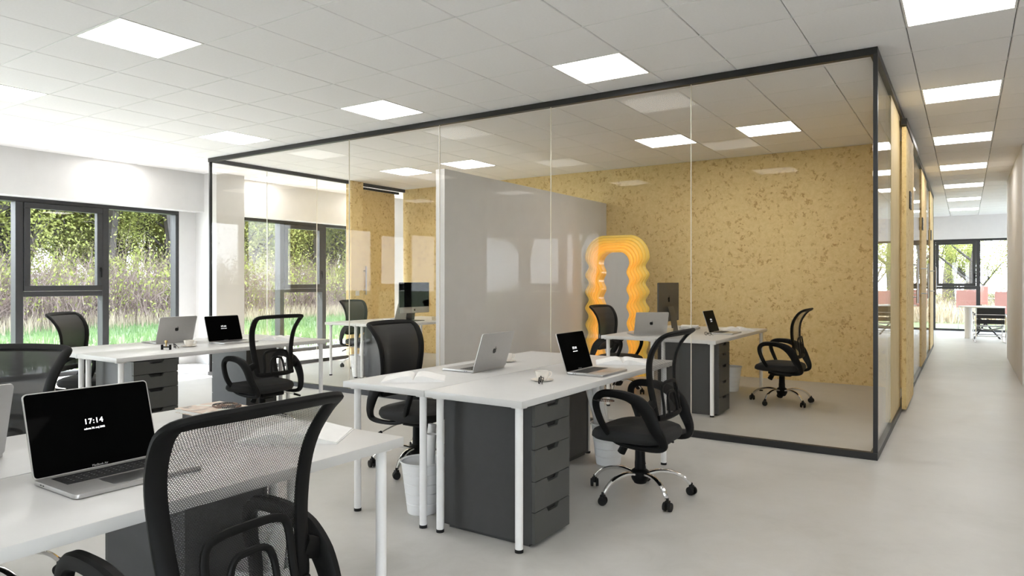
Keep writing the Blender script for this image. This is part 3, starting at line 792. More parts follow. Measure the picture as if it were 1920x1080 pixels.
# ------------------------------------------------------------------ laptops (screen faces +x, hinge along y at x=0)
def apple(scale):
    """outline of a bitten apple and a leaf, unit height about 1"""
    b = [(0, -.36), (.10, -.41), (.22, -.40), (.34, -.27), (.41, -.10), (.33, -.02), (.295, .09), (.33, .20), (.40, .255), (.31, .335), (.19, .355), (.08, .32), (0, .295),
         (-.08, .32), (-.20, .355), (-.33, .31), (-.42, .18), (-.43, 0), (-.37, -.19), (-.26, -.36), (-.17, -.41), (-.09, -.395)]
    l = [(0, .36), (.02, .46), (.09, .55), (.20, .60), (.19, .49), (.12, .40)]
    return [(x*scale, y*scale) for x, y in b], [(x*scale, y*scale) for x, y in l]
LW, LD, LT = .355, .248, .244
def make_laptop():
    t = thing('laptop', 'x', 'laptop')
    bm = B(); prism(bm, rrect(LD, LW, .012), .002, .0135, lambda a, b, h: Vector((a+LD/2, b, h)))
    bmesh.ops.bevel(bm, geom=[e for e in bm.edges if all(abs(v.co.z-.0135) < 1e-5 or abs(v.co.z-.002) < 1e-5 for v in e.verts) and abs(e.verts[0].co.z-e.verts[1].co.z) < 1e-5], offset=.0015, segments=1, affect='EDGES')
    base = new_obj('base', bm, M['alu'], t)
    bm = B(); box(bm, .030, .128, -.145, .145, .0136, .0139); kb = new_obj('keyboard_well', bm, M['key'], t, False)
    bm = B()
    rows = 6
    for r_ in range(rows):
        x0 = .033+r_*.0157; h = .0135 if r_ else .008; 
        if r_ == rows-1: ws = [1, 1, 1, 1.2, 5.2, 1.2, 1, 1, 1, 1]
        elif r_ == 0: ws = [1.5]+[1]*12+[.9]
        else: ws = [[1]*13+[1.5], [1.5]+[1]*13, [1.8]+[1]*11+[1.8], [2.3]+[1]*10+[2.3]][r_-1]
        tot = sum(ws); y = .141
        for w_ in ws:
            ww = .282*w_/tot; box(bm, x0, x0+h, y-ww+.0018, y-.0004, .0139, .0149); y -= ww
    k_ = new_obj('keys', bm, M['key'], kb, False); k_['kind'] = 'stuff'
    bm = B()
    for r_ in range(1, 5):
        for q in range(13):
            x0 = .033+r_*.0157+.005; y0 = .128-q*.0205; box(bm, x0, x0+.003, y0-.002, y0+.002, .0149, .0151)
    kp = new_obj('key_print', bm, M['print'], kb, False); kp['kind'] = 'stuff'
    bm = B(); prism(bm, rrect(.092, .145, .006), .0134, .0138, lambda a, b, h: Vector((a+.186, b, h))); new_obj('trackpad', bm, M['steel'], t, False)
    bm = B()
    for x in (.045, .060): box(bm, x, x+.009, LW/2-.0008, LW/2+.0002, .006, .009); box(bm, x, x+.009, -LW/2-.0002, -LW/2+.0008, .006, .009)
    new_obj('port', bm, M['dark'], t, False)
    # lid leans back: plane through the hinge, tilted
    th = math.radians(18); ux = Vector((-math.sin(th), 0, math.cos(th))); nx = Vector((math.cos(th), 0, math.sin(th))); org = Vector((.004, 0, .012))
    W_ = lambda a, b, h: org+ux*(b+LT/2)+Vector((0, 1, 0))*a+nx*h
    bm = B(); prism(bm, rrect(LW, LT, .012), -.005, 0, lambda a, b, h: W_(a, b, h)); lid = new_obj('lid', bm, M['alu'], t)
    bm = B(); prism(bm, rrect(LW-.006, LT-.006, .010), 0, .0008, lambda a, b, h: W_(a, b, h)); scn = new_obj('screen', bm, M['screen'], lid, False)
    # matrices for lettering: x axis -> reading direction
    def mt(a, b, h, front=True):
        xa = Vector((0, 1, 0)); ya = ux; za = xa.cross(ya)
        if not front: xa = -xa; za = xa.cross(ya)
        m4 = Matrix((xa, ya, za)).transposed().to_4x4(); m4.translation = W_(a, b, h); return m4
    text('clock_lettering', '17:14', .0215, M['glyph'], lid, mt(-.0, .017, .0012), bold=.0004, cs=1.16)
    text('date_lettering', 'subota 30. maj 2022', .0072, M['glyph'], lid, mt(0, -.004, .0012), bold=.0002)
    text('maker_lettering', 'MacBook Air', .0085, M['print'], lid, mt(0, -LT/2+.008, .0012))
    bm = B(); A_, Lf = apple(.044)
    prism(bm, A_, -.0056, -.0049, lambda a, b, h: W_(-a, b, h)); prism(bm, Lf, -.0056, -.0049, lambda a, b, h: W_(-a, b, h)); new_obj('logo', bm, M['logo'], lid, False)
    return t
lap = make_laptop()
def laptop(x, y, face, label, first=[True]):
    if first[0]: o = lap; first[0] = False
    else: o = copy_tree(lap)
    o.location = (x, y, .7402); o.rotation_euler = (0, 0, R(face)); o['label'] = label; o['group'] = 'open laptops on the desks'; return o
laptop(-2.165, 1.035, 0, 'large open black-screened laptop in the left foreground showing 17:14')
laptop(-2.03, 3.845, 0, 'open black-screened laptop on the centre desk beside the open book')
laptop(-5.765, 3.875, 0, 'open black-screened laptop on the desk near the left windows')
laptop(-2.30, 7.50, 0, 'open black-screened laptop inside the right glass office')
laptop(-2.535, 3.575, 180, 'silver laptop seen from behind on the centre desk')
laptop(-6.08, 3.56, 180, 'silver laptop seen from behind on the desk near the left windows')
laptop(-2.585, .765, 180, 'silver laptop lid cut by the left edge of the photo')
laptop(-2.765, 6.815, 131, 'silver laptop seen from behind in the right glass office, before the mirror')
laptop(-6.95, 7.58, 180, 'silver laptop in the left glass office, half behind the desktop computer')

# ------------------------------------------------------------------ desktop computers (screen faces +x)
def make_imac():
    t = thing('desktop_computer', 'x', 'computer')
    W_, H0, H1 = .64, .155, .50
    bm = B(); prism(bm, rrect(W_, .44, .012), -.012, 0, lambda a, b, h: Vector((h, a, b+.33))); new_obj('housing', bm, M['imac'], t)
    bm = B(); prism(bm, rrect(W_-.004, .35, .008), 0, .002, lambda a, b, h: Vector((h, a, b+.373))); new_obj('screen', bm, M['screen'], t, False)
    bm = B(); prism(bm, rrect(W_-.004, .084, .008), 0, .002, lambda a, b, h: Vector((h, a, b+.155))); cn = new_obj('chin', bm, M['imac_chin'], t, False)
    bm = B(); A_, Lf = apple(.036)
    for P in (A_, Lf): prism(bm, P, .002, .0026, lambda a, b, h: Vector((h, a, b+.155)))
    new_obj('logo', bm, M['logo'], cn, False)
    bm = B(); A_, Lf = apple(.075)
    for P in (A_, Lf): prism(bm, P, -.0126, -.0119, lambda a, b, h: Vector((h, -a, b+.36)))
    new_obj('rear_logo', bm, M['screen'], t, False)
    bm = B(); pts = [Vector((-.03, 0, .28)), Vector((-.055, 0, .20)), Vector((-.075, 0, .08)), Vector((-.085, 0, .006))]
    sweep(bm, catmull(pts, 4), .004, .09, Vector((0, 1, 0)), seg=8, sq=.3); box(bm, -.10, .11, -.09, .09, 0, .008, .002); new_obj('stand', bm, M['imac'], t)
    return t
im = make_imac(); im.location = (-6.62, 7.47, .7402); im['label'] = 'desktop computer with black screen, in the left glass office'; im['group'] = 'desktop computers'
dup(im, (-2.83, 7.50, .7402), PI, 'tall dark desktop computer seen from its back in the right glass office', 'desktop computers')
for x, y, lb in ((-2.74, 7.13, 'cream box beside the dark desktop computer in the right glass office'), (-6.40, 7.80, 'cream box beside the desktop computer in the left glass office')):
    t = thing('cream_box', lb, 'box', (x, y, .7402), .25)
    bm = B(); box(bm, -.09, .09, -.12, .12, 0, .034, .003); new_obj('box_base', bm, M['cream'], t)
    bm = B(); box(bm, -.092, .092, -.122, .122, .034, .05, .003); new_obj('box_lid', bm, M['cream'], t)

# ------------------------------------------------------------------ open books
def make_book():
    t = thing('open_book', 'x', 'book')
    W2, Dp = .175, .235
    bm = B(); box(bm, -W2-.004, W2+.004, -Dp/2-.003, Dp/2+.003, 0, .002, .0005); new_obj('cover', bm, M['paper'], t, False)
    for s_ in (-1, 1):
        bm = B(); n = 14; top = []; bot = []
        for k in range(n+1):
            q = k/n; x = s_*q*W2; h = .006+.024*math.sin(min(1, q*1.6)*PI)*(1 if q < .62 else 1)*(.9 if q < .31 else 1)
            h = .005+.026*math.sin(PI*min(1, q**.55))*(1-q)**.35+.004*(1-q)
            if k == n: h = .004
            top.append([bm.verts.new((x, yy, .002+h)) for yy in (-Dp/2, Dp/2)]); bot.append([bm.verts.new((x, yy, .002)) for yy in (-Dp/2, Dp/2)])
        for k in range(n):
            a, b = top[k], top[k+1]; c_, d_ = bot[k], bot[k+1]
            bm.faces.new((a[0], b[0], b[1], a[1])); bm.faces.new((c_[0], c_[1], d_[1], d_[0])); bm.faces.new((a[0], c_[0], d_[0], b[0])); bm.faces.new((a[1], b[1], d_[1], c_[1]))
        bm.faces.new((top[n][0], bot[n][0], bot[n][1], top[n][1])); bm.faces.new((top[0][0], top[0][1], bot[0][1], bot[0][0]))
        bmesh.ops.recalc_face_normals(bm, faces=bm.faces)
        pg = new_obj('pages', bm, M['paper'], t, True, 50)
    return t
bk = make_book()
def book(x, y, rz, label, first=[True]):
    if first[0]: o = bk; first[0] = False
    else: o = copy_tree(bk)
    o.location = (x, y, .7402); o.rotation_euler = (0, 0, R(rz)); o['label'] = label; o['group'] = 'open books on the desks'
book(-2.655, 2.995, 37, 'open white book on the near end of the centre desk, by the silver laptop')
book(-1.99, 4.39, 28, 'open white book on the centre desk beside the black laptop')
book(-5.56, 4.32, 30, 'open book at the far end of the left window desks, seen through chair')
book(-2.04, 1.66, 33, 'open book on the foreground desk behind the mesh chair back')
book(-2.22, 8.12, 28, 'open white book in the right glass office, beside the black laptop')

# ------------------------------------------------------------------ cups, glasses, small things
def make_cup():
    t = thing('coffee_cup', 'x', 'cup')
    bm = B(); lathe(bm, [(0, .004), (.022, .004), (.026, .008), (.036, .026), (.041, .050), (.042, .056), (.040, .056), (.038, .048), (.033, .026), (.023, .012), (0, .010)], 28); new_obj('cup', bm, M['porcelain'], t)
    bm = B(); lathe(bm, [(0, .042), (.036, .042)], 24); new_obj('coffee', bm, M['coffee'], t)
    bm = B(); tube(bm, catmull([(.036, 0, .046), (.056, 0, .047), (.060, 0, .034), (.050, 0, .022), (.033, 0, .020)], 4), .0035, 8); new_obj('cup_handle', bm, M['porcelain'], t)
    bm = B(); lathe(bm, [(0, 0), (.040, 0), (.064, .006), (.065, .008), (.040, .003), (0, .003)], 28); new_obj('saucer', bm, M['porcelain'], t)
    return t
cp = make_cup()
def cup(x, y, rz, label, first=[True]):
    if first[0]: o = cp; first[0] = False
    else: o = copy_tree(cp)
    o.location = (x, y, .7402); o.rotation_euler = (0, 0, R(rz)); o['label'] = label; o['group'] = 'coffee cups on saucers'
cup(-2.015, 3.36, 60, 'small coffee cup on saucer by the folded glasses, centre desk')
cup(-2.70, 4.02, 60, 'small coffee cup on saucer behind the silver laptop, centre desk')
cup(-5.62, 3.42, 60, 'small coffee cup on saucer on the left window desks')
def make_glasses():
    t = thing('eyeglasses', 'x', 'glasses')
    bm = B()
    for s_ in (-1, 1):
        tube(bm, [Vector((s_*.033+.026*math.cos(a), 0, .022+.020*math.sin(a))) for a in [2*PI*k/18 for k in range(18)]], .0026, 6, True)
    tube(bm, [(-.008, 0, .026), (0, .002, .029), (.008, 0, .026)], .002, 6); new_obj('rim', bm, M['black_pl'], t)
    for s_ in (-1, 1):
        bm = B(); tube(bm, catmull([(s_*.058, 0, .030), (s_*.057, -.010-.004*s_, .028), (s_*.0, -.016-.004*s_, .022), (-s_*.045, -.018-.004*s_, .012), (-s_*.066, -.02-.004*s_, .004)], 4), .0022, 6); new_obj('temple_arm', bm, M['black_pl'], t)
    return t
gl = make_glasses()
for n_, (x, y, rz, lb) in enumerate([(-1.975, 3.27, 112, 'black-rimmed glasses in front of the coffee cup, centre desk'), (-5.60, 3.28, 160, 'black-rimmed glasses beside the cup on the left window desks'), (-2.25, 7.12, 150, 'black-rimmed glasses in the right glass office, by the black laptop')]):
    o = gl if n_ == 0 else copy_tree(gl)
    o.location = (x, y, .7402); o.rotation_euler = (0, 0, R(rz)); o.scale = (.85, .85, .85); o['label'] = lb; o['group'] = 'black-rimmed eyeglasses'
# desk rest with brass pin
t = thing('card_holder', 'tiny black card holder with brass top on the left window desks', 'card holder', (-5.52, 3.16, .7402), R(30))
bm = B(); box(bm, -.040, -.030, -.012, .012, 0, .042, .002); box(bm, .030, .040, -.012, .012, 0, .042, .002); box(bm, -.032, .032, -.010, .010, .018, .028, .002); new_obj('stand_frame', bm, M['black_pl'], t)
bm = B(); cyl(bm, (0, 0, .028), (0, 0, .060), .006, seg=10); cyl(bm, (0, 0, .060), (0, 0, .078), .012, .010, 12); new_obj('brass_pin', bm, M['gold'], t)
# picture-book on a dark box with beads, foreground desk
def make_marble():
    m = mat('painted_cover', (.6, .45, .35), .35); tc = N(m, 'ShaderNodeTexCoord'); n = noise(m, 9, 3, .5, 1.5, tc.outputs['Object'])
    r = ramp(m, [(.36, (.16, .12, .09)), (.44, (.50, .36, .27)), (.56, (.60, .46, .36)), (.60, (.62, .66, .60)), (.70, (.58, .60, .48))]); L(m, n.outputs[0], r.inputs[0]); L(m, r.outputs[0], bsdf(m).inputs['Base Color']); return m
M['marble'] = make_marble()
tag(part_box('dark_box', -.11, .09, -.075, .085, 0, .026, M['rail'], None, .003), 'dark box lying under the painted book, foreground desk', 'box').location = (-2.585, 1.685, .7402)
t = thing('painted_book', 'thick book with brown and pale green painted cover, foreground desk', 'book', (-2.59, 1.69, .7667))
bm = B(); box(bm, -.12, .115, -.095, .10, .003, .015, 0); new_obj('pages', bm, M['paper'], t, False)
for z in (0, .015): part_box('cover', -.125, .12, -.10, .105, z, z+.003, M['marble'], t, .001)
def beads(name, label, loc, rx, ry, turns, r, rz=0):
    t = thing(name, label, 'beads', loc, rz); bm = B(); bm2 = B()
    for q in range(turns):
        a_, b_ = rx*(1-.22*q), ry*(1-.25*q); n = int(2*PI*(a_+b_)/2/(r*2.0))
        for k in range(n):
            an = 2*PI*k/n; tgt = bm if (k//7+q) % 2 else bm2
            bmesh.ops.create_icosphere(tgt, subdivisions=1, radius=r, matrix=Matrix.Translation((a_*math.cos(an)+.008*q, b_*math.sin(an), r+q*r*.8)))
    o = new_obj('dark_beads', bm, M['bead_d'], t); o['kind'] = 'stuff'; o = new_obj('brown_beads', bm2, M['bead_b'], t); o['kind'] = 'stuff'; return t
beads('bead_necklace', 'coiled dark bead necklace on the painted book', (-2.575, 1.735, .7848), .065, .048, 3, .0042)
beads('bead_bracelet', 'small oval bracelet hanging on the armrest of the right centre chair', (-1.78, 3.675, .601), .062, .032, 2, .0040, .1)
# stacked small books next to the desktop computers
for n_, (x, y, lb) in enumerate([(-2.74, 7.98, 'right glass office desk, behind the computer')]):
    for q, (mm, dz, a) in enumerate((('rail', 0, .1), ('paper', .0205, .25))):
        t = thing('closed_book', ('dark' if q == 0 else 'white') + ' closed book stacked on ' + lb, 'book', (x, y, .7402+dz), a, 'stacked closed books')
        part_box('pages', -.09, .095, -.115, .115, .002, .018, M['paper'], t); 
        for z in (0, .018): part_box('cover', -.1, .1, -.12, .12, z, z+.002, M[mm], t)

# ------------------------------------------------------------------ waste bins with paper rolls
def make_bin():
    t = thing('waste_bin', 'x', 'waste bin')
    bm = B(); prof = [(0, .004), (.082, .004), (.084, 0), (.086, .002)]
    for k in range(5):
        z = .01+.056*k; r_ = .086+.036*(z/.29); prof += [(r_, z), (r_+.0065, z+.048), (r_+.003, z+.053)]
    prof += [(.124, .285), (.129, .288), (.129, .294), (.123, .294), (.115, .25), (.084, .01), (0, .010)]
    lathe(bm, prof, 36); new_obj('bin_body', bm, M['bin'], t); return t
bn = make_bin()
def rolls(cx, cy, specs, where):
    for q, (dx, dy, tx, ty, h, r_) in enumerate(specs):
        t = thing('paper_roll', 'x', 'paper roll', (cx, cy, 0), 0, 'rolled white paper standing in the bins')
        t['label'] = '%s paper roll in the bin %s' % (('tallest', 'thicker', 'shortest')[q], where)
        bm = B(); p0 = Vector((dx, dy, .014+r_*.6)); d = Vector((tx, ty, 1)).normalized(); p1 = p0+d*h
        # open spiral tube
        u = d.orthogonal().normalized(); v = d.cross(u); n = 44; a = []; b = []
        for k in range(n):
            an = 2*PI*k/20; rr = r_*(1-.10*k/20)
            a.append(bm.verts.new(p0+(u*math.cos(an)+v*math.sin(an))*rr)); b.append(bm.verts.new(p1+(u*math.cos(an)+v*math.sin(an))*rr))
        for k in range(n-1): bm.faces.new((a[k], a[k+1], b[k+1], b[k]))
        new_obj('paper_sheet', bm, M['paper'], t)
BINS = [(-2.575, 2.975, 'under the near end of the centre desks'), (-2.14, 4.49, 'under the far end of the centre desks'), (-2.12, 1.60, 'under the foreground desk, seen through the mesh'),
        (-2.34, 8.28, 'inside the right glass office'), (-6.97, 6.72, 'inside the left glass office')]
for n_, (x, y, wh) in enumerate(BINS):
    o = bn if n_ == 0 else copy_tree(bn)
    o.location = (x, y, 0); o['label'] = 'white ribbed waste bin %s' % wh; o['group'] = 'white ribbed waste bins'
    if n_ in (0, 1, 2, 4):
        rolls(x, y, [(-.02, .02, -.22 if n_ in (1, 2) else .08, (.10 if n_ != 1 else -.14), (.46 if n_ != 1 else .52), .026), (.035, -.02, (.10 if n_ != 1 else -.20), (.02 if n_ != 1 else -.08), (.42 if n_ != 1 else .54), .030), (.0, .045, -.18 if n_ in (1, 2) else .02, .05, .38, .022)], wh)

# ------------------------------------------------------------------ wavy mirror
def make_mirror():
    t = thing('wavy_mirror', 'tall wavy-edged mirror with glowing orange and yellow frame, by the board wall', 'mirror')
    HW, HT = .478, 1.955
    def outline(off, n=52):
        """points from bottom right, up, over, down to bottom left; off = inset"""
        pts = []
        hw = HW-off; top = HT-off*.98
        z1 = top-.32*(1-off/.5)
        amp = .029*(1-off*1.2)
        for k in range(n+1):
            z = z1*k/n; ph = (z1-z)/.237*2*PI
            x = hw-.030+amp*math.cos(ph)*min(1, .4+k/n)
            pts.append((x, z))
        r_ = min(z1 and (top-z1), hw-.02)
        for k in range(1, 17):
            a = PI/2*k/17; xx = (hw-.03+amp)-(.30*(1-off/.5))*(1-math.cos(a)); zz = z1+(top-z1)*math.sin(a); pts.append((xx, zz))
        left = [(-x, z) for x, z in pts[::-1]]
        return pts+left
    # stepped ridges: outermost at the back, each inner ring nearer the front, then the inner wall back to the glass
    offs = [0, .035, .075, .115, .155, .195, .245]; dep = [.0, .030, .055, .075, .09, .10, .105]
    G = [outline(o_) for o_ in offs]
    for i in range(len(offs)-1):
        bm = B()
        A, Bq = G[i], G[i+1]; ya, yb = -dep[i], -dep[i+1]
        rows = [[bm.verts.new((x, 0 if i == 0 else ya+.012, z)) for x, z in A]]
        # rounded ridge between the two outlines
        for q, (f, lift) in enumerate(((0.0, .0), (.25, .016), (.6, .022), (1.0, .010))):
            rows.append([bm.verts.new((x0+(x1-x0)*f, (ya+(yb-ya)*f)-lift, z0+(z1-z0)*f)) for (x0, z0), (x1, z1) in zip(A, Bq)])
        rows.append([bm.verts.new((x, 0 if i == len(offs)-2 else yb+.012, z)) for x, z in Bq])
        for a, b in zip(rows, rows[1:]):
            for k in range(len(a)-1): bm.faces.new((a[k], a[k+1], b[k+1], b[k]))
        bmesh.ops.recalc_face_normals(bm, faces=bm.faces)
        new_obj('frame_ridge', bm, M['acr%d' % max(0, 4-i)], t, True, 60)
    bm = B(); inn = G[-1]; prism(bm, inn, -.012, -.004, lambda a, b, h: Vector((a, h, b))); new_obj('mirror_glass', bm, M['mirror'], t, False)
    bm = B(); prism(bm, outline(.01), -.004, .02, lambda a, b, h: Vector((a, h, b))); new_obj('back_board', bm, M['white_metal'], t, False)
    return t
mr = make_mirror(); mr.location = (-4.095, 8.86, 0.0); mr.rotation_euler = (0, 0, R(5))

# ------------------------------------------------------------------ far end of the corridor: table, chair, salmon screens
t = thing('round_table', 'white round table on a single post at the corridor end', 'table', (.30, 18.9, 0))
bm = B(); lathe(bm, [(0, .715), (.44, .715), (.45, .722), (.45, .735), (.445, .74), (0, .74)], 40); new_obj('table_top', bm, M['table_white'], t)
bm = B(); lathe(bm, [(0, 0), (.075, 0), (.075, .71), (0, .71)], 24, center=(-.25, 0)); new_obj('table_leg', bm, M['table_white'], t)
bm = B()
for (a, b) in (((-.28, .1, .70), (.12, -.12, .30)), ((.12, -.12, .45), (-.16, -.32, .0)), ((.12, -.1, .30), (.35, .1, .0))): sweep(bm, [Vector(a), Vector(b)], .018, .018, Vector((0, 1, 0)), seg=8)
new_obj('trestle_leg', bm, M['leather'], t)
t = thing('strap_chair', 'low chrome tube chair with black leather straps, at the corridor end', 'chair', (.42, 17.95, 0), R(4))
def tubep(bm, pts, r_=.011): tube(bm, catmull(pts, 4), r_, 8)
bm = B()
for s_ in (-1, 1):
    x = s_*.26
    tube(bm, [(x, -.30, .02), (x, -.30, .56), (x, -.27, .60), (x, .27, .60), (x, .30, .56), (x, .30, .02), (x, .27, .012), (x, -.27, .012)], .011, 8, True)
for y, z in ((-.30, .60), (-.30, .14), (.30, .14), (-.12, .34), (.25, .42), (-.28, .62)): tube(bm, [(-.26, y, z), (.26, y, z)], .010, 8)
for s_ in (-1, 1): tube(bm, [(s_*.24, .26, .42), (s_*.24, -.12, .34), (s_*.24, -.28, .74)], .010, 8)
tube(bm, [(-.24, -.28, .74), (.24, -.28, .74)], .010, 8)
new_obj('tube_frame', bm, M['chrome'], t)
part_box('back_strap', -.245, .245, -.295, -.275, .52, .74, M['leather'], t); part_box('back_strap', -.245, .245, -.24, -.225, .40, .49, M['leather'], t)
part_box('seat_sling', -.245, .245, -.12, .26, .335, .35, M['leather'], t)
for s_ in (-1, 1): part_box('arm_strap', s_*.26-.025, s_*.26+.025, -.27, .27, .60, .612, M['leather'], t)
bm = B()
for k in range(5): tube(bm, catmull([(-.24, -.1+.08*k, .31), (0, -.1+.08*k, .26), (.24, -.1+.08*k, .31)], 4), .004, 6)
o = new_obj('springs', bm, M['chrome'], t); o['kind'] = 'stuff'
for x0, x1, z0, z1, y, lb in ((-.22, .275, .62, 1.09, 22.2, 'salmon pink screen panel outside the end window, left of the mullion'), (.33, .50, .70, 1.19, 22.5, 'narrow salmon pink screen panel outside, right of the mullion'), (.64, 1.30, .45, 1.05, 22.3, 'wide salmon pink screen panel outside, behind the strap chair')):
    t = thing('screen_panel', lb, 'screen', ((x0+x1)/2, y, -.02)); h = (x1-x0)/2
    part_box('felt_panel', -h, h, -.02, .02, z0, z1, M['salmon'], t, .005)
    for s_ in (-1, 1): part_box('leg', s_*(h-.05)-.012, s_*(h-.05)+.012, -.012, .012, 0, z0, M['white_metal'], t)

# ------------------------------------------------------------------ outdoors
bm = B(); box(bm, -90, 60, -60, 90, -.5, -.03)
# keep the ground outside the slab
structure('ground', bm, M['grass'])
bpy.data.objects['ground'].location = (0, 0, -.24)
bm = B(); box(bm, -90, -10.9, -60, 90, -.3, -.05); box(bm, -10.9, 60, 21.85, 90, -.3, -.05); box(bm, -10.9, 60, -60, -2.55, -.3, -.05)
structure('ground_lawn', bm, M['grass'])
bm = B(); box(bm, -12.1, -10.87, -2.55, 22, -.3, -.03); box(bm, -10.87, 4.3, -4.3, -2.5, -.3, -.03); box(bm, 4.31, 6.5, 12, 22, -.3, -.03); structure('bounce_paving', bm, mat('pale_bounce_paving', (.58, .57, .55), .8))  # pale strips added outside the windows to bounce sunlight onto the ceiling

def scatter_blades(name, n, region, hmin, hmax, wd, m, lean=.3, label=None, cat='grass'):
    vs, fs = [], []
    for k in range(n):
        x, y = region(); h = random.uniform(hmin, hmax); a = random.uniform(0, 2*PI); l = random.uniform(0, lean)*h; b = random.uniform(0, 2*PI); w_ = wd*random.uniform(.6, 1.3)
        i = len(vs); dx, dy = math.cos(a)*w_, math.sin(a)*w_
        vs += [(x-dx, y-dy, -.06), (x+dx, y+dy, -.06), (x+dx*.6+math.cos(b)*l*.5, y+dy*.6+math.sin(b)*l*.5, h*.55), (x+math.cos(b)*l, y+math.sin(b)*l, h)]
        fs += [(i, i+1, i+2), (i, i+2, i+3)]
    me = bpy.data.meshes.new(name); me.from_pydata(vs, [], fs); me.materials.append(m)
    o = bpy.data.objects.new(name, me); COL.objects.link(o); tag(o, label, cat, kind='stuff'); return o
scatter_blades('grass', 30000, lambda: (-11.2-10*random.random()**1.3, random.uniform(-2, 34)), .03, .16, .012, M['blade'], .5, 'bright green grass growing outside the left windows')
scatter_blades('dry_grass', 16000, lambda: (random.gauss(-21.8, .9), random.uniform(-4, 40)), .15, .52, .012, M['straw'], .5, 'dry straw grass at the foot of the thicket')
scatter_blades('dry_grass', 7000, lambda: (random.uniform(-6, 9), 26+abs(random.gauss(0, 2.0))), .25, .8, .012, M['straw'], .5, 'dry pale grass outside the corridor end window')

def leaf_mesh(name, centers, n, spread, size, m):
    vs, fs = [], []
    for k in range(n):
        c_ = random.choice(centers); rr = spread*random.random()**.6
        d = Vector((random.gauss(0, 1), random.gauss(0, 1), random.gauss(0, .8))).normalized()
        p = Vector(c_)+d*rr; a = Vector((random.gauss(0, 1), random.gauss(0, 1), random.gauss(0, 1))).normalized(); b = a.orthogonal().normalized()
        s_ = size*random.uniform(.6, 1.3); i = len(vs)
        vs += [tuple(p-a*s_), tuple(p+b*s_*.55), tuple(p+a*s_), tuple(p-b*s_*.55)]; fs.append((i, i+1, i+2, i+3))
    me = bpy.data.meshes.new(name); me.from_pydata(vs, [], fs); me.materials.append(m); return me
def make_tree(h, seed, leaf, nl, spread, lsize, label, group):
    random.seed(seed); root = thing('tree', label, 'tree', (0, 0, 0), 0, group); bm = B(); tips = []
    def branch(p, d, ln, r_, lev):
        pts = [p]; dd = d.copy(); n = 5
        for k in range(n):
            dd = (dd+Vector((random.gauss(0, .16), random.gauss(0, .16), random.gauss(0, .08)+(.05 if lev else 0)))).normalized(); pts.append(pts[-1]+dd*ln/n)
        rs = [r_*(1-.55*k/n) for k in range(n+1)]
        tube(bm, pts, rs, 6 if lev < 2 else 4)
        if lev >= 2: tips.extend([tuple(pts[3]), tuple(pts[-1])])
        if lev < 3:
            for q in range(5 if lev == 0 else 3):
                k = random.randint(2 if lev == 0 else 1, n); a = random.uniform(0, 2*PI)
                sd_ = Vector((math.cos(a), math.sin(a), random.uniform(.15, .8))).normalized()
                branch(pts[k], (dd*.45+sd_).normalized(), ln*random.uniform(.42, .62), rs[k]*.55, lev+1)
    branch(Vector((0, 0, -.2)), Vector((random.uniform(-.06, .06), random.uniform(-.06, .06), 1)), h*.62, h*.022, 0)
    new_obj('trunk', bm, M['bark'], root)
    me = leaf_mesh('foliage', tips, nl, spread, lsize, leaf); o = bpy.data.objects.new('foliage', me); COL.objects.link(o); o.parent = root; o['kind'] = 'stuff'
    return root
protos = [make_tree(11, 11, M['leaf'], 12500, 1.2, .062, 'tall spring tree with thin yellow-green leaves in the wood beyond the lawn', 'trees beyond the left lawn'),
          make_tree(13, 23, M['leaf2'], 12000, 1.1, .060, 'x', 'trees beyond the left lawn'), make_tree(9, 37, M['leaf'], 13000, 1.15, .060, 'x', 'trees beyond the left lawn')]
random.seed(99)
lb1 = 'tall spring tree with thin yellow-green leaves in the wood beyond the lawn'
spots = []
for row, (xx, step) in enumerate(((-25.0, 2.2), (-28.0, 2.1), (-31.5, 2.2), (-36, 2.2), (-41, 2.3))):
    y = -1+row*.7
    while y < 48: spots.append((xx+random.uniform(-1, 1), y+random.uniform(-.8, .8))); y += step
for n_, (x, y) in enumerate(spots):
    p = protos[n_ % 3]; o = p if n_ < 3 else copy_tree(p)
    o.location = (x, y, 0); o.rotation_euler = (0, 0, random.uniform(0, 6.28)); s_ = random.uniform(.85, 1.15); o.scale = (s_, s_, s_)
    o['label'] = lb1; o['group'] = 'trees beyond the left lawn'
lb4 = 'young leafy tree standing in front of the tall wood, beyond the lawn'
n_ = 0
for row, (xx, step) in enumerate(((-26.2, 2.5), (-29.5, 2.5), (-33.5, 2.5))):
    y = 0+row*.9
    while y < 50:
        o = copy_tree(protos[(1, 1, 0)[n_ % 3]]); n_ += 1; o.location = (xx+random.uniform(-.7, .7), y+random.uniform(-.5, .5), 0); o.rotation_euler = (0, 0, random.uniform(0, 6.28)); s_ = random.uniform(.42, .60); o.scale = (s_*1.15, s_*1.15, s_)
        o['label'] = lb4; o['group'] = 'young trees in front of the wood'; y += step
lb2 = 'leafy spring tree seen through the window at the corridor end'
for n_, (x, y) in enumerate([(-3.0, 31), (-.6, 33.5), (.8, 30.5), (2.6, 32.5), (4.4, 31), (6.6, 34), (-5.5, 34), (1.8, 37), (9, 33), (-2, 29), (.2, 28.2), (1.9, 29.4), (3.6, 28.4), (5.6, 29.5), (-4, 36), (3.4, 39), (0, 42), (6, 40)]):
    o = copy_tree(protos[n_ % 3]); o.location = (x, y, 0); o.rotation_euler = (0, 0, random.uniform(0, 6.28)); s_ = random.uniform(.8, 1.1)*(.5 if y < 31.2 else .8); o.scale = (s_, s_, s_)
    o['label'] = lb2; o['group'] = 'trees at the corridor end'
lb3 = 'unseen spring tree added behind the camera to dim the glass reflections'  # unseen trees, added to darken what the partition glass reflects
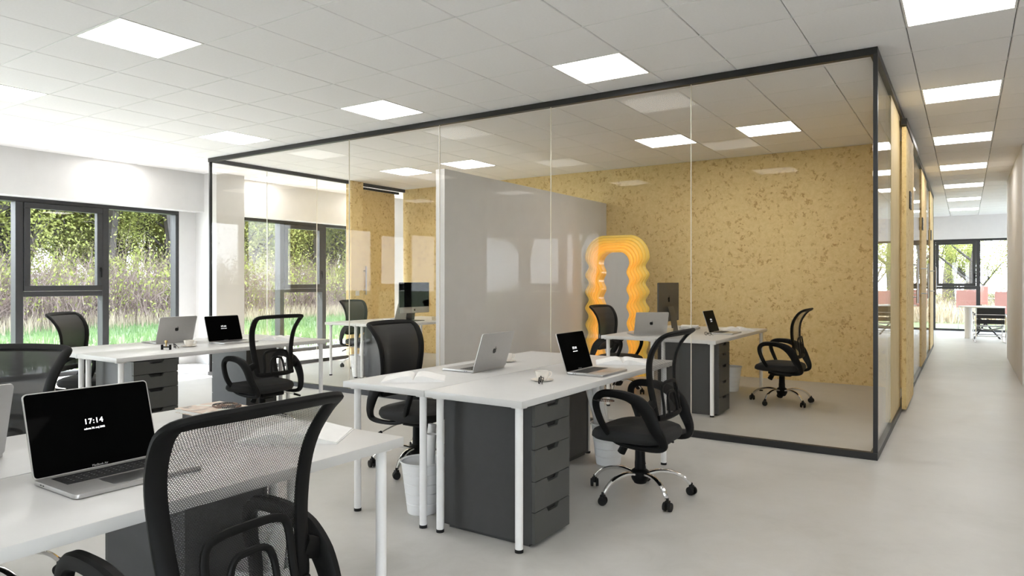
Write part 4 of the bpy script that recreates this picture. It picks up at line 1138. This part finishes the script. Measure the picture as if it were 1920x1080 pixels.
for n_, (x, y) in enumerate([(x_*2.4-15, -12.5-1.7*(x_ % 3)) for x_ in range(10)]+[(x_*2.6-16, -19) for x_ in range(9)]):
    o = copy_tree(protos[n_ % 3]); o.location = (x, y, 0); o.rotation_euler = (0, 0, random.uniform(0, 6.28)); o['label'] = lb3; o['group'] = 'trees added behind the camera'

# thicket of dry twigs with fresh leaves
def make_thicket(seed):
    random.seed(seed); t = thing('thicket', 'x', 'bush', group='brown twig thicket along the wood edge')
    vs, fs = [], []; cs = []
    for k in range(2600):
        x, y = random.gauss(0, .8), random.uniform(-1.9, 1.9); h = random.uniform(.6, 3.2)*(1-.1*abs(x)); z0 = random.uniform(-.05, h*.5)
        p = Vector((x, y, z0)); d = Vector((random.gauss(0, .5), random.gauss(0, .6), 1)).normalized(); ln = random.uniform(.5, 1.3); n = 4; w_ = random.uniform(.004, .010)
        sdv = d.cross(Vector((random.gauss(0, 1), random.gauss(0, 1), .2))).normalized()*w_; i = len(vs)
        for q in range(n+1):
            f = 1-.7*q/n; vs += [tuple(p-sdv*f), tuple(p+sdv*f)]; d = (d+Vector((random.gauss(0, .28), random.gauss(0, .28), -.10))).normalized(); p = p+d*ln/n
        for q in range(n): fs.append((i+2*q, i+2*q+1, i+2*q+3, i+2*q+2))
        if random.random() < .12: cs.append(tuple(p))
    me = bpy.data.meshes.new('twigs'); me.from_pydata(vs, [], fs); me.materials.append(M['twig']); o = bpy.data.objects.new('twigs', me); COL.objects.link(o); o.parent = t; o['kind'] = 'stuff'
    me = leaf_mesh('young_leaves', cs, 2600, .35, .045, M['leaf']); o = bpy.data.objects.new('young_leaves', me); COL.objects.link(o); o.parent = t; o['kind'] = 'stuff'
    return t
th_ = [make_thicket(5), make_thicket(6)]
random.seed(3)
tl = []
y = -4
while y < 44: tl.append((-23+random.uniform(-.5, .5), y, 0)); tl.append((-24.6+random.uniform(-.5, .5), y+1.3, 0)); y += 2.4
for x in range(-5, 10, 3): tl.append((x, 29.2, 90))
for x in range(-13, 9, 3): tl.append((x, -9.5, 91))  # unseen row, added to block bright sky from the glass reflections
for n_, (x, y, a) in enumerate(tl):
    p = th_[n_ % 2]; o = p if n_ < 2 else copy_tree(p)
    o.location = (x, y, 0); o.rotation_euler = (0, 0, R(a)+random.choice((0, PI))); s_ = random.uniform(.8, 1.1)*(1.0 if a == 0 else .75); o.scale = (s_, s_, s_*(1.25 if a == 0 else 1))
    o['label'] = 'brown twig thicket with fresh leaves at the edge of the wood' if a == 0 else ('low brush outside the corridor end window' if a == 90 else 'unseen brush added behind the camera to dim the glass reflections')
    o['group'] = {0: 'brown twig thicket along the wood edge', 90: 'brush outside the corridor end', 91: 'brush added behind the camera'}[a]

bpy.data.objects.remove(bpy.data.objects['ground'])

# daylight portals in the window openings (guide the sky light, add none)
def portal(x, y, z, rot, sx, sy):
    ld = bpy.data.lights.new('portal', 'AREA'); ld.shape = 'RECTANGLE'; ld.size = sx; ld.size_y = sy
    try: ld.cycles.is_portal = True
    except Exception: return
    o = bpy.data.objects.new('portal', ld); COL.objects.link(o); o.location = (x, y, z); o.rotation_euler = rot
for b_ in bays: portal(-10.57, (b_[0]+b_[3])/2, WT/2, (PI/2, 0, -PI/2), b_[3]-b_[0], WT)
for b_ in nb: portal((b_[0]+b_[-1])/2, YN-.45, WT/2, (PI/2, 0, PI), b_[-1]-b_[0], WT)
portal(4.4, 19.2, WT/2, (PI/2, 0, PI/2), 2.4, WT)
for b_ in fb: portal((b_[0]+b_[-1])/2, YF+.45, WT/2, (PI/2, 0, 0), b_[-1]-b_[0], WT)
